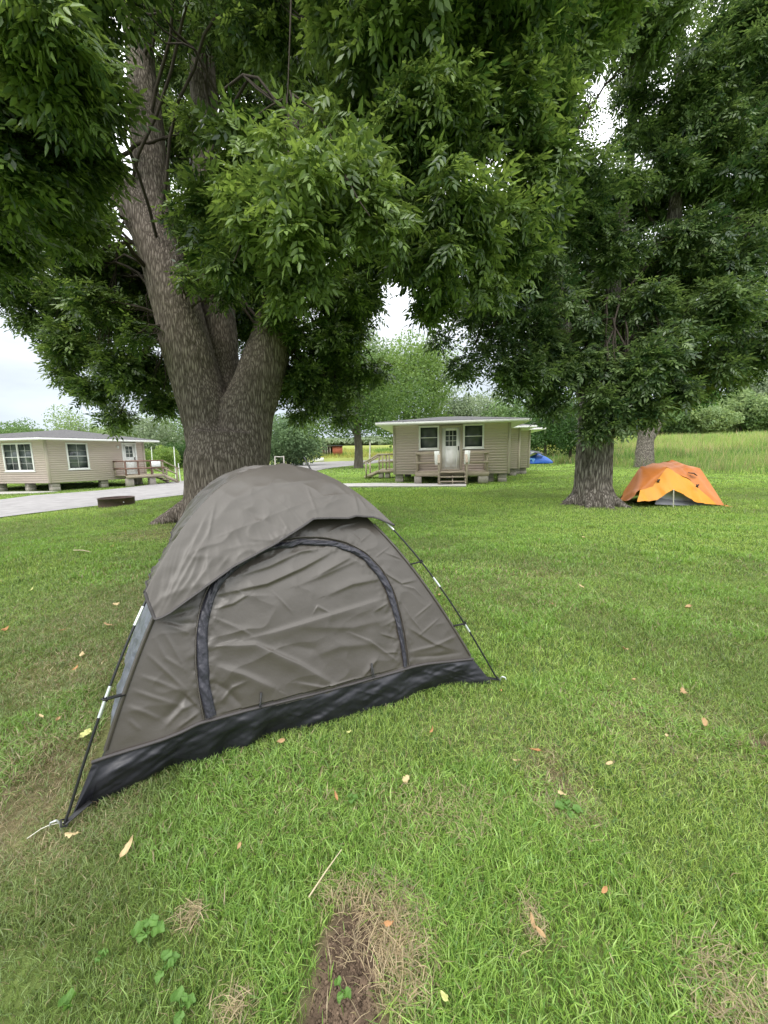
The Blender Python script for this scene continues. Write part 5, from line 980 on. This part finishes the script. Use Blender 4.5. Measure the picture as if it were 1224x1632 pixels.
# left cabin
q0 = atd(80, 769.5, 22.3); q1 = atd(233, 761.8, 27.1); zb2 = .10; zt2 = 2.57; q0[2] = q1[2] = 0
FT = [q0, q1, np.array([-23.5, 31.2, 0]), np.array([-27., 23.4, 0])]; dL = unit(q1 - q0); nL = np.array([dL[1], -dL[0], 0]); angL = math.atan2(dL[1], dL[0]); RL = rz3(angL)
cabL = empty('cabin', (*((FT[0] + FT[2])[:2] / 2), -.35), label='beige sided cabin across the road at the left with grey hip roof', cat='cabin')
hL = [(.97, 2.11, .84, 2.44), (4.08, 5.02, .42, 2.50)]
lap_wall('wall', FT[0], FT[1], zb2, zt2, hL, cabL, M['siding'])
window(cabL, FT[0], dL, nL, *hL[0], grid=(2, 4)); door(cabL, FT[0], dL, nL, *hL[1], 2, 3, cm='white')
d4 = unit(FT[0] - FT[3]); n4 = np.array([d4[1], -d4[0], 0]); L4 = np.linalg.norm(FT[0] - FT[3]); h4 = [(L4 - 2.85, L4 - .62 - .22, .80, 2.44), (L4 - 6.3, L4 - 5.1, .84, 2.44)]
lap_wall('wall', FT[3], FT[0], zb2, zt2, h4, cabL, M['siding'])
window(cabL, FT[3], d4, n4, *h4[0], sashes=2, grid=(2, 4)); window(cabL, FT[3], d4, n4, *h4[1], grid=(2, 4))
lap_wall('wall', FT[1], FT[2], zb2, zt2, [], cabL, M['siding']); lap_wall('wall', FT[2], FT[3], zb2, zt2, [], cabL, M['siding'])
for q in FT: MB().box((q[0], q[1], (zb2 + zt2) / 2), (.13, .13, zt2 - zb2), RL, .01).build('corner_trim', M['trim_tan'], cabL)
roof_poly(cabL, FT, [(-20.9, 25.9), (-23.3, 26.9)], zt2, 3.42, .75)
mid = lambda s, o: (FT[0] + dL * s - nL * o)[:2]
poly_base(cabL, FT, zb2, 0, angL, [(*mid(.28, .25), .42), (*mid(2.9, .3), .42), (*mid(5.1, .3), .42), (*(FT[0] - d4 * 1.7 - n4 * .3)[:2], .4), (*(FT[0] - d4 * 3.7 - n4 * .3)[:2], .4), (*(FT[0] - d4 * 6 - n4 * .3)[:2], .4)])
k = MB(); k.box(FT[0] + dL * 3.85 + nL * .05 + [0, 0, 2.2], (.12, .10, .18), RL, .02); k.build('porch_lamp', M['white'], cabL)
# deck of the left cabin
def ll(s, o, z=0): return FT[0] + dL * s + nL * o + np.array([0, 0, z])
dk = empty('deck', ll(4.8, .7, -.3), label='wooden deck with dark red railing and side steps on the left cabin', cat='deck')
m = MB(); z_ = .38; a0, a1, oo = 3.45, 6.0, 1.35
for k in range(9): m.box(ll((a0 + a1) / 2, .08 + k * .148, z_ - .02), (a1 - a0, .138, .036), RL, .004)
m.build('decking', M['deck'], dk); MB().box(ll((a0 + a1) / 2, oo + .02, z_ - .12), (a1 - a0, .04, .18), RL).build('rim_board', M['deck'], dk)
for s, mt in ((a0 + .05, 'red_wood'), (a0 + .85, 'red_wood'), (a0 + 1.7, 'red_wood'), (a1 - .05, 'deck')): MB().box(ll(s, oo - .04, z_ + .45), (.09, .09, .92), RL, .005).build('post', M[mt], dk)
for s in (a0 + .05, a1 - .05): MB().box(ll(s, .1, z_ + .45), (.09, .09, .92), RL, .005).build('post', M['deck'], dk)
for z in (.90, .42):
    MB().bar(ll(a0, oo + .03, z_ + z), ll(a1, oo + .03, z_ + z), .05, .10).build('rail', M['red_wood'], dk); MB().bar(ll(a0, oo - .1, z_ + z), ll(a0, .06, z_ + z), .05, .10).build('rail', M['red_wood'], dk)
for o in (oo - .04, .12):
    MB().bar(ll(a1 - .1, o, z_ + .93), ll(a1 + 1.15, o, z_ + .28), .12, .05).build('handrail', M['deck'], dk); MB().bar(ll(a1 - .1, o, z_ + .45), ll(a1 + 1.0, o, z_ - .12), .05, .09).build('rail', M['deck'], dk)
    MB().box(ll(a1 + .95, o, z_ - .08), (.09, .09, 1.0), RL, .005).build('post', M['deck'], dk); MB().bar(ll(a1, o, z_ - .14), ll(a1 + 1.05, o, -.30), .05, .2).build('stringer', M['deck'], dk)
for k in range(3): MB().box(ll(a1 + .18 + k * .30, oo / 2 + .04, z_ - .18 - k * .16), (.30, oo - .2, .04), RL, .004).build('step', M['deck'], dk)
for s in (a0 + 1.75, a0 + .3): MB().box(ll(s, oo - .2, -.1), (.42, .3, .52), RL, .02).build('footing', M['block'], dk)
MB().box(ll(a0 + 1.98, oo + .08, z_ + .68), (.62, .02, .36), RL, .004).build('white_panel', M['white'], None, label='white board hung on the deck railing of the left cabin', cat='board')
# ------------------------------------------------------------------ fire ring
fp = gt(187, 807); fp = fp * (1 + .48 / np.hypot(fp[0], fp[1]) * np.array([1, 1, 0])); fr = empty('fire_ring', (fp[0], fp[1], terr_b(fp[0], fp[1])), label='round rusty steel fire ring lying on the lawn near the road', cat='fire ring')
a = np.linspace(0, 2 * np.pi, 73)[:-1]; R1, R0, hh = .50, .485, .25; rows = [(R1, -.03), (R1, hh - .012), (R1 + .014, hh - .012), (R1 + .014, hh), (R0, hh), (R0, -.03)]
V = np.concatenate([np.stack([np.cos(a) * r, np.sin(a) * r, np.full(72, z)], 1) for r, z in rows]); i = np.arange(5)[:, None] * 72; j = np.arange(72)[None]; F = np.stack([i + j, i + (j + 1) % 72, i + 72 + (j + 1) % 72, i + 72 + j], -1).reshape(-1, 4)
npm('ring', V + np.array(fr.location), [F], M['rust'], fr)
V = np.concatenate([np.stack([np.cos(a) * .484, np.sin(a) * .484, np.full(72, .03)], 1), [[0, 0, .07]]]); F = np.stack([np.arange(72), (np.arange(72) + 1) % 72, np.full(72, 72)], 1); npm('ash_bed', V + np.array(fr.location), [F], M['soil'], fr)
MB().box(np.array(fr.location) + [.42, -.30, .12], (.06, .02, .03), rz3(-.6), .004).build('bracket', M['aluminium'], fr)
# ------------------------------------------------------------------ orange tent
def cloth(name, polys, matl, parent, sub=5, amp=.02, seed=0, folds=None, th=.0, **k):
    bm = bmesh.new(); vm = {}
    def gv(p):
        key = tuple(np.round(p, 4)); 
        if key not in vm: vm[key] = bm.verts.new(p)
        return vm[key]
    for pl in polys: bm.faces.new([gv(tuple(p)) for p in pl])
    bmesh.ops.triangulate(bm, faces=[f for f in bm.faces if len(f.verts) > 4])
    bmesh.ops.subdivide_edges(bm, edges=bm.edges[:], cuts=2 ** sub - 1, use_grid_fill=True)
    bmesh.ops.triangulate(bm, faces=[f for f in bm.faces if len(f.verts) > 4])
    for _ in range(1): bmesh.ops.smooth_vert(bm, verts=[v for v in bm.verts if not v.is_boundary], factor=.5, use_axis_x=True, use_axis_y=True, use_axis_z=True)
    bm.normal_update(); co = np.array([v.co[:] for v in bm.verts]); no = np.array([v.normal[:] for v in bm.verts]); d = amp * (fbm(co * 6 * [1, 1, .7], seed, 3) - .5) * 2
    if folds is not None: d = d + folds(co)
    co = co + no * d[:, None]
    for v, c in zip(bm.verts, co): v.co = c
    for f in bm.faces: f.smooth = True
    me = bpy.data.meshes.new(name); bm.to_mesh(me); bm.free(); return link(name, me, matl, parent, **k)
ob = gt(1072, 806); OT = empty('camping_tent', (ob[0], ob[1] + .6, 0), label='orange and yellow camping tent beside the furrowed tree trunk', cat='tent')
yb = ob[1]
def oy(px, py, dy): d = ray(px, py); return EYE + d * ((yb + dy) / d[1])
L0 = g0(986, 797); Rr = oy(1155, 806, .05); K1 = oy(1022, 744, .8); Tp = oy(1070, 734, 1.1); K2 = oy(1115, 747, .7); Fk = oy(1062, 745.5, .35); Lb = oy(1016, 799, .1); Lc = oy(1047, 797.5, .05); Md = oy(1073, 780, -.02); Rb = oy(1113, 801, .02); Rc = oy(1141, 804.5, .03)
E1 = oy(1062, 745.5, .35); Ye = oy(1104, 768, .25); Yl = oy(1040, 776, .25); BK = oy(1070, 790, 2.0); BL_ = oy(1000, 790, 1.9); BR_ = oy(1130, 792, 1.9); K1b = oy(1020, 781, .25); K1c = oy(1002, 798, .25)
wf = lambda co: .075 * (vn(np.stack([co[:, 0] * 9 + co[:, 2] * 3, co[:, 2] * 1.2], -1), 5) - .5)
cloth('rain_fly', [[K1, Tp, Fk], [Tp, K2, Fk], [K1, Fk, K1b], [Fk, Yl, K1b], [L0, K1, K1b, K1c], [Fk, K2, Ye], [K2, Rr, Ye], [Ye, Rr, Rc]], M['orange'], OT, 3, .022, 3, wf)
cloth('rain_fly_back', [[L0, BL_, K1], [BL_, BK, Tp, K1], [BK, BR_, K2, Tp], [BR_, Rr, K2]], M['orange'], OT, 3, .02, 4)
cloth('front_flap', [[Fk, Md, Lc, Yl], [Yl, Lc, Lb, K1b], [Fk, Ye, Md], [Ye, Rb, Md], [Ye, Rc, Rb]], M['yellow'], OT, 3, .018, 6, wf)
i0 = oy(1045, 800, .28); i1 = oy(1142, 806, .3); i2 = oy(1118, 797, .35); i3 = oy(1073, 774, .4); i4 = oy(1048, 792, .3)
cloth('inner_wall', [[oy(1046, 797, .3), oy(1122, 803, .3), oy(1120, 796, .34), oy(1073, 774, .4), oy(1048, 790, .3)][::1]], M['lightgrey'], OT, 2, .01, 7)
cloth('floor_wall', [[oy(1044, 803.5, .16), oy(1150, 808.5, .16), oy(1146, 802, .22), oy(1108, 799, .24), oy(1075, 797.5, .26), oy(1047, 793, .26)]], M['grey'], OT, 2, .01, 8)
MB().tube([oy(1073, 810, -.03), oy(1073.3, 795, -.03), oy(1073.5, 780, -.03)], .012, 8).build('pole', M['cord'], OT, True)
for px, py in ((1103, 755.5),): lg = MB(); c = oy(px, py, .40); lg.tube([c + [-.10, 0, .035], c + [0, -.05, .02], c + [.08, -.05, -.035]], [.03, .05, .03], 8, .35); lg.build('logo_patch', M['rust'], OT, True)
for px, py, dd in ((1049, 766, .22), (1111, 774, .12)): c = oy(px, py, dd); m = MB(); m.bar(c + [-.03, -.01, -.03], c + [.03, -.01, .03], .03, .03, .004); m.bar(c + [-.03, -.01, .03], c + [.02, -.01, -.05], .02, .02, .004); m.build('buckle', M['black_plastic'], OT)
c = oy(1155, 806, .0); MB().tube([c, c + [.08, -.05, -.02], c + [.14, -.06, -.01]], [.05, .04, .015], 8, .5).build('tie_out', M['orange'], OT, True)
# ------------------------------------------------------------------ blue tent
bp_ = gt(860, 738.5); BT = empty('camping_tent', bp_, label='blue dome tent with dark grey fly far behind the centre cabin', cat='tent'); s = bp_[1] / FOC
def by(px, py, dy=0): d = ray(px, py); return EYE + d * ((bp_[1] + dy) / d[1])
def dome(name, x0, x1, top, base, matl, parent, depth, zcut=1., seed=0):
    n, m = 40, 20; cx = (x0 + x1) / 2; A = by(x0, base); B = by(x1, base); Cc = (A + B) / 2; rx = np.linalg.norm(B - A) / 2; hz = by(cx, top)[2] - Cc[2]; a = np.linspace(0, 2 * np.pi, n, endpoint=False)[:, None]; v = np.linspace(0, zcut, m)[None]
    r = (1 - v ** 1.7); cr = 1 - .12 * np.cos(4 * a); V = np.stack([Cc[0] + rx * r * np.cos(a) * cr, Cc[1] + depth * r * np.sin(a) * cr, Cc[2] + hz * v + 0 * a], -1); V += .03 * (fbm(V * 4, seed, 2) - .5)[..., None]
    return npm(name, V.reshape(-1, 3), [gridF(n, m, True)], matl, parent)
dome('inner', 834, 879, 722.5, 738.3, M['blue'], BT, 1.5, 1., 2)
fa = [by(835, 718.5, -.6), by(846, 717.6, -1.0), by(858, 721, -1.3), by(864, 725, -1.3), by(855, 722.5, -1.6), by(850, 724, -1.75), by(846, 729.5, -1.7), by(838, 727, -1.6), by(833, 727, -1.3)]
cloth('rain_fly', [[by(828, 727, -.9), by(836, 718.2, -.5), by(846, 717.4, -.3), by(845, 725, -1.6), by(843, 730, -1.75)], [by(845, 725, -1.6), by(846, 717.4, -.3), by(858, 719, -.4), by(853, 721, -1.5)], [by(853, 721, -1.5), by(858, 719, -.4), by(868, 724, -.5), by(862, 723.5, -1.3)], [by(846, 717.4, -.3), by(836, 718.2, -.5), by(830, 724, 1.2), by(860, 722, 1.3), by(858, 719, -.4)]], M['navy'], BT, 2, .02, 9)
MB().box(by(848.5, 721.3, -1.62), (.26, .03, .18), rz3(.2), .01).build('vent_window', M['white'], BT)
m = MB(); 
for k in range(3): m.tube([by(843 + k * 2, 732, -1.9), by(848 + k * 2, 731.5, -2.0), by(850, 736 + k * .4, -2.0)], .12, 7, .5)
m.build('bag', M['blue_light'], None, True, label='light blue bundle lying in front of the blue tent door', cat='bag')
# ------------------------------------------------------------------ shed and poles across the road
sp0 = at_y(531, 108); shed = empty('shed', sp0, label='small red open fronted shed on the far side of the road', cat='shed'); k_ = 108 / FOC
w_, h_, dp = 31 * k_, 16.5 * k_, 2.4; ra_ = rz3(.25); X = lambda x, y, z: sp0 + ra_ @ np.array([x, y, z])
m = MB(); m.box(X(w_ * .24, dp / 2, h_ * .46), (w_ * .5, dp, h_ * .92), ra_); m.build('closed_bay', M['redbrick'], shed)
m = MB(); m.box(X(-w_ * .25, dp - .05, h_ * .46), (w_ * .5, .1, h_ * .92), ra_); m.box(X(-w_ * .49, dp / 2, h_ * .46), (.1, dp, h_ * .92), ra_); m.build('open_bay', M['red_wood'], shed)
for x in (-.40, -.27, -.14): MB().box(X(w_ * x, .06, h_ * .46), (.22, .1, h_ * .92), ra_).build('post', M['trim_tan'], shed)
MB().box(X(0, dp / 2 - .15, h_ * .96), (w_ * 1.06, dp + .6, .16), ra_ @ np.array([[1, 0, 0], [0, 1, 0], [0, .0, 1.]]), .02).build('roof', M['shingle'], shed)
for px, Y, top, wd, lab in [(588.5, 62, 704, .15, 'pale leaning utility pole left of the centre cabin'), (277, 34, 712, .045, 'thin white marker post beside the bright shrub'), (284, 30, 738, .04, 'short white stake in the field right of the left cabin'), (241, 36, 712, .04, 'thin pale post behind the deck of the left cabin'), (421, 40, 724, .05, 'dark post just right of the big trunk'),
                            (566, 66, 712, .10, 'pale post behind the upright roadside tree'), (438, 58, 727, .10, 'pale wooden gate post nearest the road'), (452, 58, 726.5, .10, 'pale wooden gate post right of its pair'), (440, 80, 728, .08, 'white fence stake left in the row beyond the road'), (484, 80, 729, .08, 'white fence stake second in the row beyond the road'), (492, 80, 728, .08, 'white fence stake third in the row beyond the road'), (499, 82, 728.5, .08, 'white fence stake right in the row beyond the road')]:
    b = at_y(px, Y); t_ = atd(px + (-1.0 if px == 588.5 else 0), top, Y * CF[1] - .0); t_ = EYE + ray(px + (1.5 if px == 588.5 else 0), top) * (Y / ray(px, top)[1])
    MB().tube([b - [0, 0, .3], b * .5 + t_ * .5, t_], [wd, wd * .9, wd * .8], 10).build('utility_pole' if wd > .12 else 'post', M['bark_dark'] if 'dark' in lab else M['polewood'] if wd > .09 else M['white'], None, True, label=lab, cat='pole' if wd > .12 else 'post')
g1, g2 = at_y(438, 58), at_y(452, 58); MB().bar(g1 + [0, 0, 1.5], g2 + [0, 0, 1.5], .08, .12, .01).build('gate_beam', M['polewood'], None, label='pale cross beam resting on the two gate posts', cat='beam')
b = at_y(509, 86); MB().box(b + [0, 0, .45], (1.9, .8, .8), rz3(.1), .05).build('utility_box', M['white'], None, label='low white box beyond the road left of the red shed', cat='box')
# ------------------------------------------------------------------ fallen leaves, weeds, twigs
def leaf_mesh(kind, seed):
    rng = np.random.default_rng(seed); n = 9; t = np.linspace(0, 1, n)
    if kind == 'long': w = .17 * np.sin(np.pi * t ** .8) ** .9
    elif kind == 'lobed': w = .34 * np.sin(np.pi * np.clip(t, 0, 1)) ** .6 * (1 + .35 * np.cos(t * 17 + seed))
    else: w = .26 * np.sin(np.pi * t ** .75) ** .8
    curl = rng.uniform(.15, .6); roll = rng.uniform(-.6, .9); u = np.linspace(-1, 1, 7)[None]
    X = (t - .5)[:, None] + 0 * u; Y = w[:, None] * u * (1 - .25 * abs(roll)); Z = curl * (X ** 2) * 1.2 + roll * w[:, None] * u ** 2 + .03 * rng.normal(0, 1, X.shape) + .05 * np.sin(X * 7 + seed) * u
    V = np.stack([X, Y, Z], -1).reshape(-1, 3); F = gridF(n, 7); sV, sF = tubeVF([[-.5, 0, Z[0, 3]], [-.62, .02, .04], [-.75, .05, .02]], .012, 5)
    me = npm('leaf', np.concatenate([V, sV]), [F, sF + len(V)], None); d = me.data; bpy.data.objects.remove(me); return d
LEAVES = [(115, 1336, .055, 'lobed', 'paleleaf', 'pale yellow ragged leaf on the grass just below the near left tent stake'), (205, 1355, .085, 'long', 'paleleaf', 'long curled tan leaf standing in the grass right of the near left tent stake'), (382, 1362, .035, 'oval', 'dryleaf', 'small tan leaf alone in the grass below the middle of the tent'),
    (447, 1190, .06, 'oval', 'dryleaf', 'curled tan leaf just in front of the black tent skirt'), (535, 1276, .055, 'long', 'orangeleaf', 'orange brown leaf lying in grass between the tent and the bare patch'), (647, 1252, .05, 'lobed', 'paleleaf', 'pale forked leaf in the grass below the right half of the tent skirt'), (688, 1168, .05, 'oval', 'orangeleaf', 'rusty leaf in the grass below the right corner of the tent'),
    (853, 1206, .065, 'long', 'orangeleaf', 'flat orange tan leaf right of the tent corner above the narrow worn strip'), (822, 1219, .055, 'long', 'paleleaf', 'curved pale leaf beside the flat orange tan one'), (895, 1277, .05, 'lobed', 'paleleaf', 'pale leaf lying on the narrow worn strip of lawn'), (962, 1435, .035, 'oval', 'orangeleaf', 'small orange leaf in the lower right lawn'),
    (1122, 1154, .08, 'oval', 'dryleaf', 'large curled brown leaf near the right edge of the lawn'), (1062, 1177, .045, 'oval', 'paleleaf', 'small pale leaf left of the large curled brown one'), (1096, 972, .10, 'oval', 'dryleaf', 'curled brown leaf in the right lawn below the orange tent'), (997, 1037, .06, 'lobed', 'dryleaf', 'tan leaf in the right middle lawn'),
    (926, 938, .08, 'oval', 'paleleaf', 'pale leaf in the lawn below the furrowed trunk'), (1090, 1103, .07, 'lobed', 'dryleaf', 'tan leaf above the large curled brown leaf at right'), (708, 1605, .04, 'oval', 'yellowleaf', 'pale yellow leaf at the bottom edge right of the bare patch'), (620, 1487, .04, 'oval', 'orangeleaf', 'small orange leaf on the dead straw beside the bare patch'),
    (848, 1478, .05, 'long', 'dryleaf', 'upright dry leaf in the grass right of the dead straw'), (860, 1500, .05, 'long', 'dryleaf', 'thin dry leaf just under the upright dry one'), (557, 1172, .04, 'lobed', 'yellowleaf', 'small greenish yellow leaf below the middle of the tent skirt'), (137, 1177, .08, 'lobed', 'yellowleaf', 'yellow green leaf beside the left tent pole'),
    (92, 1150, .05, 'oval', 'dryleaf', 'tan leaf left of the yellow green one by the pole'), (120, 1068, .06, 'oval', 'orangeleaf', 'rusty leaf on the lawn left of the tent side panel'), (65, 1142, .05, 'oval', 'paleleaf', 'pale leaf near the left edge level with the tent clip'), (130, 1042, .055, 'lobed', 'paleleaf', 'cream leaf left of the tent side panel'), (172, 997, .09, 'long', 'dryleaf', 'dry brown leaf on the lawn left of the fly corner'),
    (50, 940, .08, 'long', 'yellowleaf', 'long yellowish leaf on the left lawn'), (8, 1003, .09, 'oval', 'orangeleaf', 'rust brown leaf at the left edge of the picture'), (100, 1005, .06, 'oval', 'dryleaf', 'tan leaf between the left edge and the fly corner'), (185, 962, .08, 'lobed', 'paleleaf', 'pale leaf on the lawn beyond the fly corner'), (178, 872, .14, 'oval', 'yellowleaf', 'yellow leaf on the lawn between the tent and the fire ring'),
    (798, 1103, .04, 'oval', 'orangeleaf', 'small orange leaf beside the right tent stake'), (1010, 1085, .05, 'oval', 'dryleaf', 'small tan leaf in the bright right lawn'), (880, 965, .06, 'oval', 'dryleaf', 'tan leaf in the lawn right of the tent peak'), (930, 858, .10, 'oval', 'paleleaf', 'tiny pale leaf on the lawn in front of the furrowed trunk'), (970, 1225, .045, 'oval', 'paleleaf', 'small pale leaf right of the narrow worn strip'), (700, 950, .05, 'oval', 'dryleaf', 'tan leaf in the grass just right of the tent pole')]
LM = {(k, m): None for k in ('long', 'lobed', 'oval') for m in ('paleleaf', 'dryleaf', 'orangeleaf', 'yellowleaf')}
rl = np.random.default_rng(17)
for i, (px, py, sz, kd, mt, lab) in enumerate(LEAVES):
    if LM[(kd, mt)] is None: d = leaf_mesh(kd, i + 3); d.materials.append(M[mt]); LM[(kd, mt)] = d
    o = bpy.data.objects.new('fallen_leaf', LM[(kd, mt)]); COL.objects.link(o); p = gt(px, py, .02); o.location = (p[0], p[1], float(terr_b(p[0], p[1])) + .012 + sz * .1)
    o.scale = (sz * .72,) * 3; o.rotation_euler = (rl.uniform(-.5, .5), rl.uniform(-.5, .5), rl.uniform(0, 6.28)); 
    if i == 1: o.rotation_euler = (.3, -.7, 1.1)
    tag(o, lab, 'leaf', 'dry leaves fallen on the lawn')
def weed(px, py, n, size, lab, seed, up=.5):
    rng = np.random.default_rng(seed); p = gt(px, py); z = float(terr_b(p[0], p[1])) - .02; root = empty('broadleaf_weed', (p[0], p[1], z), label=lab, cat='weed')
    for k in range(n):
        a = k * 2.4 + rng.normal(0, .3); l = size * rng.uniform(.7, 1.1); w = l * .30; el = up * rng.uniform(.5, 1.3); t = np.linspace(0, 1, 12)[:, None]; u = np.linspace(-1, 1, 7)[None]
        ws = w * np.where(t < .28, .10, np.sin(np.pi * ((t - .28) / .72).clip(0, 1) ** .8) ** .75 + .08); r = l * t; 
        x = r * math.cos(el) ; y = ws * u; zz = r * math.sin(el) - l * .45 * t ** 2 + ws * .35 * u ** 2 + .004 * np.sin(t * 14 + u * 3)
        V = np.stack([x * math.cos(a) - y * math.sin(a), x * math.sin(a) + y * math.cos(a), zz + 0 * u], -1).reshape(-1, 3) + [p[0], p[1], z + .02]
        npm('leaf', V, [gridF(12, 7)], M['weed'], root)
weed(235, 1500, 5, .055, 'broad leaved green weed in the lower left grass', 1, .95); weed(262, 1555, 4, .048, 'second broad leaved weed just below the first at lower left', 2, .7); weed(165, 1545, 3, .032, 'small broad leaved weed left of the larger pair', 3, .8)
weed(115, 1625, 3, .055, 'upright bright green leaf cluster at the bottom left edge', 4, 1.2); weed(905, 1300, 5, .055, 'small grey green weed beside the narrow worn strip', 5, .5); weed(290, 1620, 4, .05, 'small yellow green weed at the bottom edge', 6, .8); weed(560, 1285, 4, .04, 'tiny weed in the grass above the bare patch', 7, .8); weed(545, 1590, 3, .03, 'tiny sprout at the edge of the bare soil patch', 8, .7)
tw = gt(492, 1430, .02), gt(545, 1362, .05)
MB().tube([tw[0], (tw[0] + tw[1]) / 2 + [0, .004, .01], tw[1] + [0, 0, .02]], [.0028, .0024, .0014], 6).build('twig', M['twig'], None, True, label='thin pale dry stalk leaning in the grass above the bare patch', cat='twig')
tw = gt(118, 877, .02), gt(146, 880, .02)
MB().tube([tw[0], (tw[0] + tw[1]) / 2 + [0, 0, .015], tw[1]], [.009, .008, .004], 6).build('twig', M['twig'], None, True, label='short dead twig on the lawn below the fire ring', cat='twig')
